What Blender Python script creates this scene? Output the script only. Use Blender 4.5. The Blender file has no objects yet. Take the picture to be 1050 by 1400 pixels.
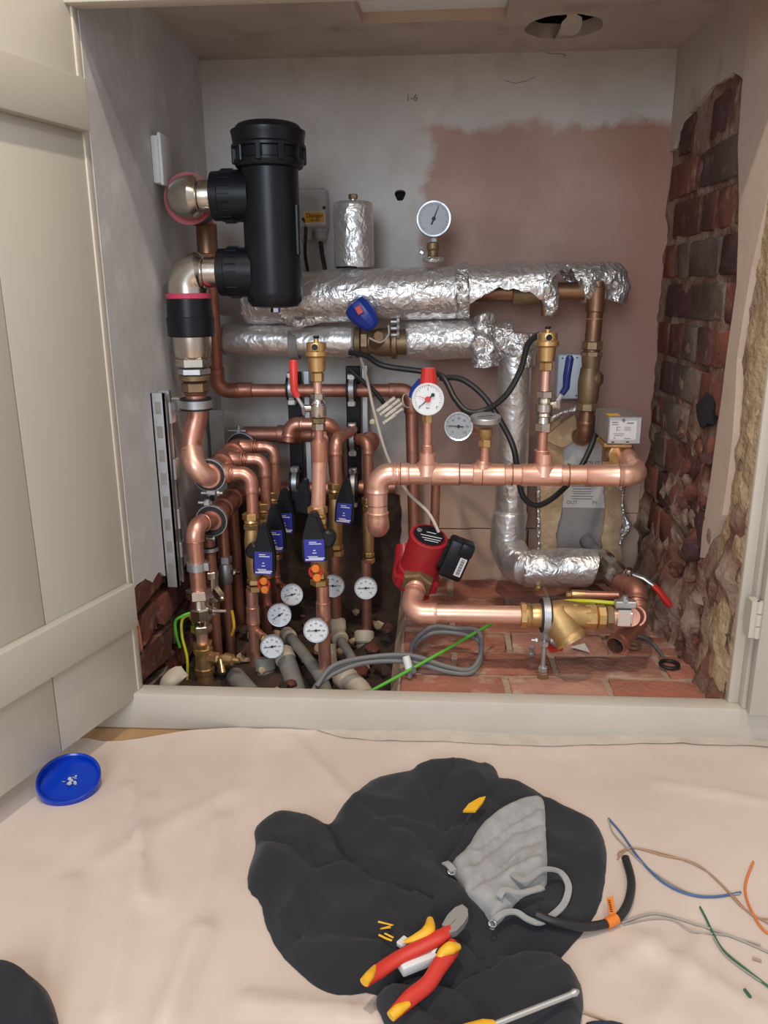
import bpy, bmesh, math, random
from mathutils import Vector, Matrix, noise
from mathutils.geometry import delaunay_2d_cdt
random.seed(7)
S = bpy.context.scene
COL = S.collection
V = Vector
# ------------------------------------------------------------------ camera
CAM = V((0.5809, -1.4194, 0.8419)); PIT, YAW, ROL, FOC = 0.2708, 0.0640, -0.0068, 1083.97
_f = V((-math.sin(YAW)*math.cos(PIT), math.cos(YAW)*math.cos(PIT), -math.sin(PIT)))
_r = V((math.cos(YAW), math.sin(YAW), 0)); _u = _r.cross(_f)
RT = _r*math.cos(ROL) + _u*math.sin(ROL); UP = -_r*math.sin(ROL) + _u*math.cos(ROL)
cd = bpy.data.cameras.new('camera'); cam = bpy.data.objects.new('camera', cd); COL.objects.link(cam)
m = Matrix((RT, UP, -_f)).transposed().to_4x4(); m.translation = CAM; cam.matrix_world = m
cd.sensor_fit = 'VERTICAL'; cd.sensor_height = 36; cd.lens = FOC/1400*36; cd.clip_start = 0.01
S.camera = cam
# ------------------------------------------------------------------ light, sky, exposure
W = bpy.data.worlds.new('world'); S.world = W; W.use_nodes = True
W.node_tree.nodes['Background'].inputs[0].default_value = (0.93, 0.93, 0.95, 1)
W.node_tree.nodes['Background'].inputs[1].default_value = 0.52
def lamp(name, loc, target, energy, size, color, shape='DISK', sy=None):
    l = bpy.data.lights.new(name, 'AREA'); l.energy = energy; l.shape = shape; l.size = size; l.color = color
    if sy: l.size_y = sy
    o = bpy.data.objects.new(name, l); COL.objects.link(o); o.location = loc
    o.rotation_euler = (V(target)-V(loc)).to_track_quat('-Z', 'Y').to_euler(); return o
lamp('ceiling_downlight', (0.38, -0.86, 2.38), (0.40, -0.70, 0), 19.5, 0.09, (1.0, 0.86, 0.70))
lamp('ceiling_downlight_right', (1.55, -1.35, 2.38), (1.35, -1.1, 0), 9, 0.10, (1.0, 0.86, 0.70))
lamp('window_daylight', (0.1, -3.2, 1.55), (0.55, 0.4, 0.7), 46, 0.9, (0.76, 0.87, 1.0), 'RECTANGLE', 1.3)
S.view_settings.view_transform = 'Standard'; S.view_settings.look = 'None'; S.view_settings.gamma = 1
S.view_settings.use_curve_mapping = False; S.view_settings.exposure = 0.0
# ------------------------------------------------------------------ helpers
def ray(px, py): return _f*1.0 + RT*((px-525)/FOC) - UP*((py-700)/FOC)
def at(px, py, Y):
    d = ray(px, py); return CAM + d*((Y-CAM.y)/d.y)
def gr(px, py, z=0.0):
    d = ray(px, py); return CAM + d*((z-CAM.z)/d.z)
def sx(px, py, x):
    d = ray(px, py); return CAM + d*((x-CAM.x)/d.x)
def basis(d):
    d = V(d).normalized(); h = V((0, 0, 1)) if abs(d.z) < 0.9 else V((0, -1, 0))
    a = h.cross(d).normalized(); return a, d.cross(a).normalized(), d
class MB:
    def __init__(s): s.v = []; s.f = []
    def add(s, vs, fs):
        n = len(s.v); s.v += [V(p) for p in vs]; s.f += [tuple(i+n for i in f) for f in fs]; return s
    def box(s, c, size, rot=None, bev=0.0, seg=1):
        bm = bmesh.new(); bmesh.ops.create_cube(bm, size=1)
        bmesh.ops.scale(bm, vec=size, verts=bm.verts)
        if bev: bmesh.ops.bevel(bm, geom=bm.edges[:], offset=bev, segments=seg, affect='EDGES', profile=0.5)
        bm.verts.index_update()
        M = rot if rot is not None else Matrix.Identity(3)
        s.add([M @ v.co + V(c) for v in bm.verts], [[v.index for v in f.verts] for f in bm.faces]); bm.free(); return s
    def bb(s, lo, hi, bev=0.0, seg=1):
        lo, hi = V(lo), V(hi); return s.box((lo+hi)/2, hi-lo, None, bev, seg)
    def lathe(s, base, axis, prof, seg=24, rot=0.0, cap=True, sq=1.0):
        a, b, d = basis(axis); base = V(base); n = len(s.v); k = len(prof)
        for t, r in prof:
            for i in range(seg):
                an = 2*math.pi*(i+rot)/seg
                s.v.append(base + d*t + (a*math.cos(an)*sq + b*math.sin(an))*max(r, 1e-5))
        for j in range(k-1):
            for i in range(seg):
                i2 = (i+1) % seg
                s.f.append((n+j*seg+i, n+j*seg+i2, n+(j+1)*seg+i2, n+(j+1)*seg+i))
        if cap:
            s.f.append(tuple(n+i for i in range(seg))[::-1]); s.f.append(tuple(n+(k-1)*seg+i for i in range(seg)))
        return s
    def cyl(s, A, B, r, seg=20, r2=None):
        A, B = V(A), V(B); return s.lathe(A, B-A, [(0, r), ((B-A).length, r if r2 is None else r2)], seg)
    def tube(s, pts, r, seg=12, cap=True, wob=None, flat=None):
        pts = [V(p) for p in pts]; n = len(s.v); k = len(pts)
        T = [(pts[min(i+1, k-1)]-pts[max(i-1, 0)]).normalized() for i in range(k)]
        a, b, _ = basis(T[0])
        for i in range(k):
            a = (a - T[i]*a.dot(T[i])).normalized(); b = T[i].cross(a)
            ri = r[i] if isinstance(r, (list, tuple)) else r
            for j in range(seg):
                an = 2*math.pi*j/seg; q = pts[i] + (a*math.cos(an) + b*math.sin(an)*(flat or 1))*ri
                if wob: q = pts[i] + (q-pts[i])*(1+wob(q))
                s.v.append(q)
        for i in range(k-1):
            for j in range(seg):
                j2 = (j+1) % seg; s.f.append((n+i*seg+j, n+i*seg+j2, n+(i+1)*seg+j2, n+(i+1)*seg+j))
        if cap:
            s.f.append(tuple(n+j for j in range(seg))[::-1]); s.f.append(tuple(n+(k-1)*seg+j for j in range(seg)))
        return s
    def hollow(s, A, d, L, ro, ri, seg=28):
        return s.lathe(A, d, [(0, ri), (0, ro), (L, ro), (L, ri), (0, ri)], seg, cap=False)
    def torus(s, c, axis, R, r, seg=28, ss=8, arc=1.0, start=0.0, flat=1.0):
        a, b, d = basis(axis); pts = []
        n = len(s.v); m_ = seg if arc >= 1 else seg+1
        for i in range(m_):
            an = 2*math.pi*(start + arc*i/seg); rr = a*math.cos(an)+b*math.sin(an)
            for j in range(ss):
                t = 2*math.pi*j/ss; s.v.append(V(c) + rr*(R + r*math.cos(t)) + d*(r*math.sin(t)*flat))
        for i in range(seg):
            i2 = (i+1) % m_
            for j in range(ss):
                j2 = (j+1) % ss; s.f.append((n+i*ss+j, n+i2*ss+j, n+i2*ss+j2, n+i*ss+j2))
        return s
    def prism(s, poly, off):          # poly: list of 3D points, off: extrusion vector
        n = len(poly); off = V(off); P = [V(p) for p in poly]
        s.add(P + [p+off for p in P], [tuple(range(n))[::-1], tuple(range(n, 2*n))] + [(i, (i+1) % n, (i+1) % n+n, i+n) for i in range(n)])
        return s
    def build(s, name, mat, parent=None, smooth=True, ang=0.6, kind=None):
        me = bpy.data.meshes.new(name); o0 = parent.location_world if False else V((0, 0, 0))
        off = V(parent['_w']) if parent is not None and '_w' in parent else V((0, 0, 0))
        if parent is None:
            xs = [sum(v[i] for v in s.v)/len(s.v) for i in range(2)]; off = V((xs[0], xs[1], min(v.z for v in s.v)))
        me.from_pydata([v-off for v in s.v], [], s.f)
        bm = bmesh.new(); bm.from_mesh(me); bmesh.ops.recalc_face_normals(bm, faces=bm.faces); bm.to_mesh(me); bm.free()
        if smooth: me.shade_smooth(); me.set_sharp_from_angle(angle=ang)
        me.materials.append(mat)
        o = bpy.data.objects.new(name, me); COL.objects.link(o); o['_w'] = tuple(off)
        if parent is not None: o.parent = parent
        else: o.location = off
        if parent is not None:
            pass
        if kind: o['kind'] = kind
        return o
def tag(o, label, cat, group=None):
    o['label'] = label; o['category'] = cat
    if group: o['group'] = group
    return o
def thing(name, label, cat, loc, group=None):
    o = bpy.data.objects.new(name, None); COL.objects.link(o); o.location = loc; o['_w'] = tuple(loc)
    o.empty_display_size = 0.02; return tag(o, label, cat, group)
def struct(o): o['kind'] = 'structure'; return o
# ------------------------------------------------------------------ materials
def mat(name, c1, rough=0.5, metal=0.0, c2=None, ns=6.0, nlo=0.35, nhi=0.65, bump=0.0, bs=60.0, r2=None, c3=None, n3=30.0, spec=None, extra=None, wave=None, coat=0.0, sheen=0.0, trans=0.0):
    M = bpy.data.materials.new(name); M.use_nodes = True; nt = M.node_tree; N = nt.nodes; L = nt.links
    B = N['Principled BSDF']; B.inputs['Roughness'].default_value = rough; B.inputs['Metallic'].default_value = metal
    B.inputs['Base Color'].default_value = (*c1, 1)
    if spec is not None: B.inputs['Specular IOR Level'].default_value = spec
    if coat: B.inputs['Coat Weight'].default_value = coat
    if sheen: B.inputs['Sheen Weight'].default_value = sheen; B.inputs['Sheen Roughness'].default_value = 0.5
    if trans: B.inputs['Transmission Weight'].default_value = trans
    g = N.new('ShaderNodeNewGeometry')
    def nz(scale, detail=5, rg=0.55):
        n = N.new('ShaderNodeTexNoise'); n.inputs['Scale'].default_value = scale; n.inputs['Detail'].default_value = detail
        n.inputs['Roughness'].default_value = rg; L.new(g.outputs['Position'], n.inputs['Vector']); return n
    def ramp(src, lo, hi):
        r = N.new('ShaderNodeMapRange'); r.inputs[1].default_value = lo; r.inputs[2].default_value = hi; L.new(src, r.inputs[0]); return r
    col = None
    if c2 is not None:
        r = ramp(nz(ns).outputs[0], nlo, nhi); x = N.new('ShaderNodeMix'); x.data_type = 'RGBA'
        L.new(r.outputs[0], x.inputs[0]); x.inputs[6].default_value = (*c1, 1); x.inputs[7].default_value = (*c2, 1); col = x.outputs[2]
        if r2 is not None:
            q = ramp(r.outputs[0], 0, 1); q.inputs[3].default_value = rough; q.inputs[4].default_value = r2; L.new(q.outputs[0], B.inputs['Roughness'])
    if c3 is not None:
        r = ramp(nz(n3, 4).outputs[0], 0.55, 0.72); x = N.new('ShaderNodeMix'); x.data_type = 'RGBA'
        L.new(r.outputs[0], x.inputs[0])
        if col: L.new(col, x.inputs[6])
        else: x.inputs[6].default_value = (*c1, 1)
        x.inputs[7].default_value = (*c3, 1); col = x.outputs[2]
    if extra: col = extra(N, L, g, nz, ramp, col)
    if col: L.new(col, B.inputs['Base Color'])
    if bump:
        b = N.new('ShaderNodeBump'); b.inputs['Strength'].default_value = bump; b.inputs['Distance'].default_value = 0.01
        L.new(nz(bs, 6).outputs[0], b.inputs['Height']); L.new(b.outputs[0], B.inputs['Normal'])
    return M
def foilmat(name, base=(0.80, 0.79, 0.78), sc=38.0, st=0.9):
    M = mat(name, base, 0.27, 0.80, c2=(0.70, 0.68, 0.665), ns=9, r2=0.40); nt = M.node_tree; N = nt.nodes; L = nt.links; B = N['Principled BSDF']
    g = N.new('ShaderNodeNewGeometry'); no = N.new('ShaderNodeTexNoise'); no.inputs['Scale'].default_value = 22; L.new(g.outputs['Position'], no.inputs['Vector'])
    ad = N.new('ShaderNodeVectorMath'); ad.operation = 'MULTIPLY_ADD'; L.new(no.outputs['Color'], ad.inputs[0]); ad.inputs[1].default_value = (.05, .05, .05); L.new(g.outputs['Position'], ad.inputs[2])
    h = None
    for s_, w in ((sc, 1.0), (sc*2.3, 0.4)):
        v = N.new('ShaderNodeTexVoronoi'); v.inputs['Scale'].default_value = s_; v.feature = 'F1'; L.new(ad.outputs[0], v.inputs['Vector'])
        k = N.new('ShaderNodeMath'); k.operation = 'MULTIPLY'; L.new(v.outputs['Distance'], k.inputs[0]); k.inputs[1].default_value = w
        if h: a = N.new('ShaderNodeMath'); a.operation = 'ADD'; L.new(h, a.inputs[0]); L.new(k.outputs[0], a.inputs[1]); h = a.outputs[0]
        else: h = k.outputs[0]
    b = N.new('ShaderNodeBump'); b.inputs['Strength'].default_value = st; b.inputs['Distance'].default_value = 0.006
    L.new(h, b.inputs['Height']); L.new(b.outputs[0], B.inputs['Normal']); return M
K = {}
K['paint'] = mat('door_paint', (0.52, 0.485, 0.41), 0.42, c2=(0.50, 0.465, 0.395), ns=3, bump=0.03, bs=200)
K['frame'] = mat('frame_paint', (0.60, 0.55, 0.47), 0.45, c2=(0.56, 0.51, 0.43), ns=8, bump=0.05, bs=120)
K['ceil'] = mat('ceiling_plaster', (0.58, 0.51, 0.46), 0.8, c2=(0.50, 0.43, 0.385), ns=5, c3=(0.42, 0.35, 0.31), n3=11, bump=0.12, bs=40)
K['hatch'] = mat('hatch_paint', (0.84, 0.90, 0.92), 0.6)
K['lwall'] = mat('left_plaster', (0.62, 0.63, 0.645), 0.75, c2=(0.52, 0.53, 0.54), ns=5, c3=(0.70, 0.72, 0.74), n3=9, bump=0.12, bs=35)
K['strip'] = mat('reveal_plaster', (0.60, 0.47, 0.38), 0.8, c2=(0.54, 0.42, 0.34), ns=8, bump=0.12, bs=60)
bx0 = at(580, 175, .715); bx1 = at(925, 640, .715)
def backcol(N, L, g, nz, ramp, col):
    s = N.new('ShaderNodeSeparateXYZ'); L.new(g.outputs['Position'], s.inputs[0])
    n = nz(9, 5, .6)
    def ma(op, a, b):
        k = N.new('ShaderNodeMath'); k.operation = op
        for i, v in ((0, a), (1, b)):
            if isinstance(v, (int, float)): k.inputs[i].default_value = v
            else: L.new(v, k.inputs[i])
        return k.outputs[0]
    w = ma('MULTIPLY', ma('SUBTRACT', n.outputs[0], 0.5), 0.14)
    mx = ramp(ma('ADD', s.outputs[0], w), bx0.x-.012, bx0.x+.012).outputs[0]
    mz = ramp(ma('ADD', s.outputs[2], w), bx0.z+.012, bx0.z-.012).outputs[0]
    lo = ramp(ma('ADD', s.outputs[2], w), bx1.z+.06, bx1.z-.03).outputs[0]
    f = ma('MAXIMUM', ma('MULTIPLY', mx, mz), lo)
    pk = N.new('ShaderNodeMix'); pk.data_type = 'RGBA'; L.new(ramp(nz(6).outputs[0], .38, .62).outputs[0], pk.inputs[0])
    pk.inputs[6].default_value = (0.52, 0.355, 0.29, 1); pk.inputs[7].default_value = (0.44, 0.285, 0.235, 1)
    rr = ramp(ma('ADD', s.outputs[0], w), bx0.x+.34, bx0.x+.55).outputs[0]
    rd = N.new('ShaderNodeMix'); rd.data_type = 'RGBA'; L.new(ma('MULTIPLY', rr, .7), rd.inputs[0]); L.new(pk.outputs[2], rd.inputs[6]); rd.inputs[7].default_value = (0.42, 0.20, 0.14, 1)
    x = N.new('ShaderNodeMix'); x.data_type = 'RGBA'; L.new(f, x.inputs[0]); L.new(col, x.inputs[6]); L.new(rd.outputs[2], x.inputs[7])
    y = N.new('ShaderNodeMix'); y.data_type = 'RGBA'; L.new(ma('MULTIPLY', lo, .8), y.inputs[0]); L.new(x.outputs[2], y.inputs[6]); y.inputs[7].default_value = (0.55, 0.385, 0.29, 1)
    return y.outputs[2]
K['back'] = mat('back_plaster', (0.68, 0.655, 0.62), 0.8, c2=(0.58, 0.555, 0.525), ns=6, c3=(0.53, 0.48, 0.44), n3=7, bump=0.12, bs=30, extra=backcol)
K['board'] = mat('wall_board', (0.60, 0.43, 0.32), 0.8, c2=(0.54, 0.37, 0.27), ns=9, bump=0.15, bs=60)
K['mortar'] = mat('mortar', (0.30, 0.21, 0.155), 0.95, c2=(0.17, 0.072, 0.048), ns=10, nlo=.40, nhi=.58, c3=(0.33, 0.25, 0.195), n3=25, bump=0.8, bs=70)
K['rough'] = mat('rough_render', (0.52, 0.38, 0.23), 0.95, c2=(0.36, 0.24, 0.14), ns=22, c3=(0.62, 0.50, 0.35), n3=40, bump=1.0, bs=60)
BR = [mat('brick_red', (0.17, 0.050, 0.034), 0.9, c2=(0.10, 0.038, 0.030), ns=16, c3=(0.24, 0.13, 0.09), n3=35, bump=0.5, bs=80),
      mat('brick_dark', (0.065, 0.028, 0.030), 0.85, c2=(0.10, 0.035, 0.03), ns=14, c3=(0.15, 0.09, 0.07), n3=35, bump=0.5, bs=80),
      mat('brick_orange', (0.22, 0.075, 0.042), 0.9, c2=(0.15, 0.05, 0.034), ns=14, c3=(0.28, 0.17, 0.12), n3=30, bump=0.5, bs=80),
      mat('brick_grey', (0.17, 0.12, 0.095), 0.9, c2=(0.11, 0.075, 0.06), ns=14, c3=(0.22, 0.17, 0.135), n3=30, bump=0.5, bs=80)]
FB = [mat('floor_brick_red', (0.44, 0.165, 0.105), 0.9, c2=(0.30, 0.125, 0.085), ns=7, c3=(0.56, 0.38, 0.29), n3=13, bump=0.6, bs=60),
      mat('floor_brick_pink', (0.48, 0.24, 0.17), 0.9, c2=(0.32, 0.14, 0.10), ns=7, c3=(0.60, 0.43, 0.33), n3=12, bump=0.6, bs=60)]
K['fmortar'] = mat('floor_mortar', (0.50, 0.37, 0.27), 0.95, c2=(0.40, 0.27, 0.20), ns=14, bump=0.6, bs=70)
K['pit'] = mat('shaded_pit_rubble', (0.045, 0.026, 0.019), 0.95, c2=(0.085, 0.050, 0.036), ns=16, bump=0.8, bs=50)  # near-black: shade low behind the left pipes is put into this colour
K['void'] = mat('void_dark', (0.012, 0.010, 0.010), 0.95)
K['sheet'] = mat('dust_sheet_cotton', (0.68, 0.555, 0.475), 0.42, c2=(0.63, 0.51, 0.435), ns=3, c3=(0.70, 0.595, 0.52), n3=5, bump=0.06, bs=22, sheen=0.2, spec=.4)
K['oak'] = mat('oak_floor', (0.50, 0.30, 0.15), 0.4, c2=(0.40, 0.23, 0.11), ns=12, bump=0.05)
K['tape'] = mat('clear_tape', (0.60, 0.53, 0.45), 0.2, c2=(0.52, 0.45, 0.38), ns=25, coat=.4)
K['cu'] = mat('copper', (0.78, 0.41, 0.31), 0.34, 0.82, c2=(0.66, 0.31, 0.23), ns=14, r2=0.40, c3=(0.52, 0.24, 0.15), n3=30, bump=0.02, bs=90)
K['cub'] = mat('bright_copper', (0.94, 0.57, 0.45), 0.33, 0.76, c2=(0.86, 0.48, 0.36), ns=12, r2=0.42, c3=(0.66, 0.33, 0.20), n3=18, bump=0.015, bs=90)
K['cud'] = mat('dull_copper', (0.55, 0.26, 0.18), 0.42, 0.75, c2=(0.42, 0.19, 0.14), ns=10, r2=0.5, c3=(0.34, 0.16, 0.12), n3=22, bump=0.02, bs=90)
K['cubr'] = mat('brown_copper', (0.36, 0.20, 0.11), 0.38, 0.8, c2=(0.25, 0.13, 0.08), ns=18, r2=.5, c3=(0.45, 0.22, 0.12), n3=25)
K['brass'] = mat('brass', (0.76, 0.52, 0.24), 0.32, 0.9, c2=(0.64, 0.40, 0.17), ns=30, r2=0.42, bump=.02)
K['brd'] = mat('cast_brass', (0.60, 0.40, 0.18), 0.48, 0.85, c2=(0.48, 0.30, 0.13), ns=25, r2=0.55, bump=.08, bs=220)
K['dbr'] = mat('tarnished_brass', (0.24, 0.16, 0.09), 0.5, 0.7, c2=(0.34, 0.24, 0.14), ns=25, bump=.05)
K['ni'] = mat('nickel_plate', (0.72, 0.66, 0.58), 0.22, 1.0, c2=(0.62, 0.56, 0.49), ns=20, r2=.32)
K['zn'] = mat('zinc_steel', (0.62, 0.63, 0.64), 0.36, 0.85, c2=(0.48, 0.49, 0.51), ns=25, r2=.48)
K['chrome'] = mat('chrome', (0.82, 0.82, 0.82), 0.10, 1.0)
K['blk'] = mat('black_plastic', (0.007, 0.008, 0.012), 0.36, c2=(0.009, 0.010, 0.014), ns=30, bump=.02, bs=250, spec=.3)
K['rub'] = mat('black_rubber', (0.014, 0.014, 0.014), 0.55)
K['cable'] = mat('black_cable', (0.02, 0.02, 0.021), 0.45)
K['pink'] = mat('pink_seal', (0.55, 0.05, 0.12), 0.4)
K['pinkd'] = mat('red_seal', (0.40, 0.07, 0.08), 0.5)
K['red'] = mat('red_plastic', (0.62, 0.035, 0.025), 0.38)
K['pump'] = mat('pump_red_paint', (0.40, 0.015, 0.025), 0.36, c2=(0.34, 0.015, 0.022), ns=12, bump=.03, bs=150)
K['blue'] = mat('blue_plastic', (0.012, 0.04, 0.30), 0.35)
K['cap'] = mat('cobalt_plastic', (0.0, 0.038, 0.44), 0.22)
K['dblue'] = mat('lever_blue', (0.006, 0.016, 0.12), 0.35)
K['sticker'] = mat('blue_sticker', (0.03, 0.04, 0.34), 0.4)
K['white'] = mat('white_plastic', (0.72, 0.72, 0.70), 0.4)
K['dial'] = mat('dial_face', (0.78, 0.80, 0.82), 0.4)
K['gdial'] = mat('silver_dial_face', (0.34, 0.36, 0.38), 0.35)
K['cream'] = mat('cream_plastic', (0.60, 0.52, 0.40), 0.5, c2=(0.50, 0.42, 0.31), ns=20, bump=.05)
K['greyp'] = mat('grey_plastic', (0.27, 0.26, 0.24), 0.5, c2=(0.21, 0.20, 0.18), ns=20)
K['jbox'] = mat('grey_box_plastic', (0.46, 0.48, 0.48), 0.45)
K['yel'] = mat('yellow_label', (0.80, 0.42, 0.02), 0.45)
K['ink'] = mat('black_ink', (0.02, 0.02, 0.02), 0.6)
K['gink'] = mat('grey_ink', (0.16, 0.16, 0.17), 0.6)
K['wink'] = mat('white_print', (0.8, 0.8, 0.85), 0.5)
K['oran'] = mat('orange_plastic', (0.80, 0.22, 0.03), 0.4)
K['tan'] = mat('insulation_foam', (0.56, 0.40, 0.24), 0.95, c2=(0.46, 0.31, 0.18), ns=16, c3=(0.66, 0.52, 0.36), n3=30, bump=.6, bs=45)
K['plate'] = mat('exchanger_plate', (0.40, 0.38, 0.37), 0.5, 0.3, c2=(0.33, 0.31, 0.30), ns=9)
K['paper'] = mat('paper_label', (0.62, 0.61, 0.60), 0.6)
K['foil'] = foilmat('foil_wrap', (0.82, 0.81, 0.80), 55, 0.42); K['foils'] = foilmat('smooth_foil', (0.78, 0.765, 0.755), 34, 0.30); K['foilc'] = foilmat('crumpled_foil', (0.84, 0.83, 0.82), 60, 0.8)
K['black_cloth'] = mat('black_jersey', (0.020, 0.021, 0.025), 0.95, c2=(0.015, 0.016, 0.020), ns=6, bump=.1, bs=500, sheen=.10)
K['grey_cloth'] = mat('grey_jersey', (0.36, 0.355, 0.35), 0.95, c2=(0.31, 0.305, 0.30), ns=60, bump=.15, bs=500, sheen=.2)
K['egrn'] = mat('green_sleeve', (0.10, 0.42, 0.03), 0.4); K['eyel'] = mat('yellow_sleeve', (0.62, 0.62, 0.03), 0.4)
K['wgrey'] = mat('grey_wire', (0.36, 0.33, 0.29), 0.5); K['wblue'] = mat('blue_wire', (0.06, 0.13, 0.30), 0.45)
K['wbrn'] = mat('brown_wire', (0.42, 0.25, 0.15), 0.5); K['wora'] = mat('orange_wire', (0.70, 0.20, 0.05), 0.5); K['wgrn'] = mat('green_wire', (0.04, 0.14, 0.07), 0.5)
K['wwht'] = mat('white_flex', (0.50, 0.45, 0.38), 0.5); K['gcab'] = mat('grey_cable', (0.17, 0.165, 0.16), 0.5)
K['ptool'] = mat('tool_yellow', (0.85, 0.45, 0.02), 0.4); K['tred'] = mat('tool_red', (0.62, 0.04, 0.025), 0.4); K['steel'] = mat('steel', (0.55, 0.54, 0.52), 0.42, 0.7)
K['clipw'] = mat('ivory_plastic', (0.66, 0.61, 0.52), 0.45)
K['navy'] = mat('navy_cloth', (0.03, 0.045, 0.09), 0.9)
def fbm(p, s=1.0, o=4): return noise.fractal(V(p)*s, 1.0, 2.0, o)
def inpoly(x, y, P):
    c = False; n = len(P)
    for i in range(n):
        x1, y1 = P[i]; x2, y2 = P[i-1]
        if (y1 > y) != (y2 > y) and x < (x2-x1)*(y-y1)/(y2-y1)+x1: c = not c
    return c
def segd(x, y, A, B):
    dx, dy = B[0]-A[0], B[1]-A[1]; t = max(0, min(1, ((x-A[0])*dx+(y-A[1])*dy)/(dx*dx+dy*dy+1e-12)))
    return math.hypot(x-A[0]-t*dx, y-A[1]-t*dy)
def polyd(x, y, P, closed=True): return min(segd(x, y, P[i], P[i-1]) for i in range(0 if closed else 1, len(P)))
def densify(P, st, closed=True, rag=0.0):
    out = []; n = len(P)
    for i in range(n if closed else n-1):
        A, B = P[i], P[(i+1) % n]; k = max(1, int(math.hypot(B[0]-A[0], B[1]-A[1])/st))
        for j in range(k):
            t = j/k; out.append((A[0]+(B[0]-A[0])*t + random.uniform(-rag, rag), A[1]+(B[1]-A[1])*t + random.uniform(-rag, rag)))
    if not closed: out.append(P[-1])
    return out
def smoothpoly(P, it=2):
    for _ in range(it):
        Q = []
        for i in range(len(P)):
            A, B = P[i], P[(i+1) % len(P)]
            Q += [(A[0]*.75+B[0]*.25, A[1]*.75+B[1]*.25), (A[0]*.25+B[0]*.75, A[1]*.25+B[1]*.75)]
        P = Q
    return P
def fill2d(P, step, holes=(), jit=0.2):
    pts = [V(p) for p in P]; ed = [(i, (i+1) % len(P)) for i in range(len(P))]
    for H in holes:
        n = len(pts); pts += [V(p) for p in H]; ed += [(n+i, n+(i+1) % len(H)) for i in range(len(H))]
    xs = [p[0] for p in P]; ys = [p[1] for p in P]
    if step:
        y = min(ys)+step/2
        while y < max(ys):
            x = min(xs)+step/2
            while x < max(xs):
                a, b = x+random.uniform(-jit, jit)*step, y+random.uniform(-jit, jit)*step
                if inpoly(a, b, P) and polyd(a, b, P) > step*.45 and not any(inpoly(a, b, H) or polyd(a, b, H) < step*.45 for H in holes): pts.append(V((a, b)))
                x += step
            y += step
    r = delaunay_2d_cdt(pts, ed, [], 0, 1e-6); vs = [tuple(v) for v in r[0]]; fs = []
    for f in r[2]:
        cx = sum(vs[i][0] for i in f)/len(f); cy = sum(vs[i][1] for i in f)/len(f)
        if inpoly(cx, cy, P) and not any(inpoly(cx, cy, H) for H in holes): fs.append(tuple(f))
    return vs, fs
def spline(P, k=6):
    P = [V(p) for p in P]; out = []
    for i in range(len(P)-1):
        a, b, c, d = P[max(i-1, 0)], P[i], P[i+1], P[min(i+2, len(P)-1)]
        for j in range(k):
            t = j/k; out.append(0.5*((2*b)+(c-a)*t+(2*a-5*b+4*c-d)*t*t+(3*b-a-3*c+d)*t**3))
    return out + [P[-1]]
def text(parent, s, size, org, xd, yd, mt, name='lettering'):
    cu = bpy.data.curves.new('t', 'FONT'); cu.body = s; cu.size = size; cu.extrude = 0.0002; cu.resolution_u = 3
    cu.align_x = 'CENTER'; cu.align_y = 'CENTER'
    o = bpy.data.objects.new('t', cu); COL.objects.link(o)
    me = bpy.data.meshes.new_from_object(o.evaluated_get(bpy.context.evaluated_depsgraph_get())); bpy.data.objects.remove(o)
    xd = V(xd).normalized(); n = xd.cross(V(yd)).normalized(); yd = n.cross(xd); off = V(parent['_w'])
    mb = MB(); mb.add([V(org)+xd*v.co.x+yd*v.co.y+n*v.co.z for v in me.vertices], [tuple(p.vertices) for p in me.polygons])
    bpy.data.meshes.remove(me); o = mb.build(name, mt, parent, smooth=False); return o
# ------------------------------------------------------------------ the setting
Wd, ZB, ZT, D = 1.15, 0.077, 1.391, 0.715
# back wall with a hole
hc = at(547, 267, D)
P = [(-.06, -.12), (1.25, -.12), (1.25, ZT+.05), (-.06, ZT+.05)]
H = [(hc.x+.013*(1+.2*math.sin(3*a))*math.cos(a), hc.z+.015*(1+.15*math.cos(2*a))*math.sin(a)) for a in [2*math.pi*i/18 for i in range(18)]]
vs, fs = fill2d(P, 0, [H]); mb = MB(); mb.add([(x, D, z) for x, z in vs], fs)
n = len(H); mb.add([(x, D, z) for x, z in H]+[(x, D+.05, z) for x, z in H], [(i, (i+1) % n, (i+1) % n+n, i+n) for i in range(n)])
wb = mb.build('wall_back', K['back'], smooth=False); struct(wb); wb['label'] = 'grey painted plaster back wall with bare pink plaster patch'
MB().bb((hc.x-.04, D+.03, hc.z-.04), (hc.x+.04, D+.06, hc.z+.04)).build('hole_backing', K['void'], wb)
# wall boards low on the back wall (joints at two heights)
def brd(x0, y0, x1, y1):
    a, b = at(x0, y0, D), at(x1, y1, D)
    MB().bb((a.x, D-.012, b.z), (b.x-.0015, D+.001, a.z-.0015), .001).build('wall_board', K['board'], wb)
brd(560, 655, 642, 721); brd(642, 655, 720, 721); brd(720, 655, 790, 721)
brd(560, 721, 642, 797); brd(642, 721, 720, 797); brd(720, 721, 790, 797)
brd(852, 640, 872, 700); brd(850, 700, 868, 797)
text(wb, '1-6', .022, at(563, 134, D-.0006), (1, 0, 0), (0, 0, 1), K['gink'], 'pencil_mark')
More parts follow.
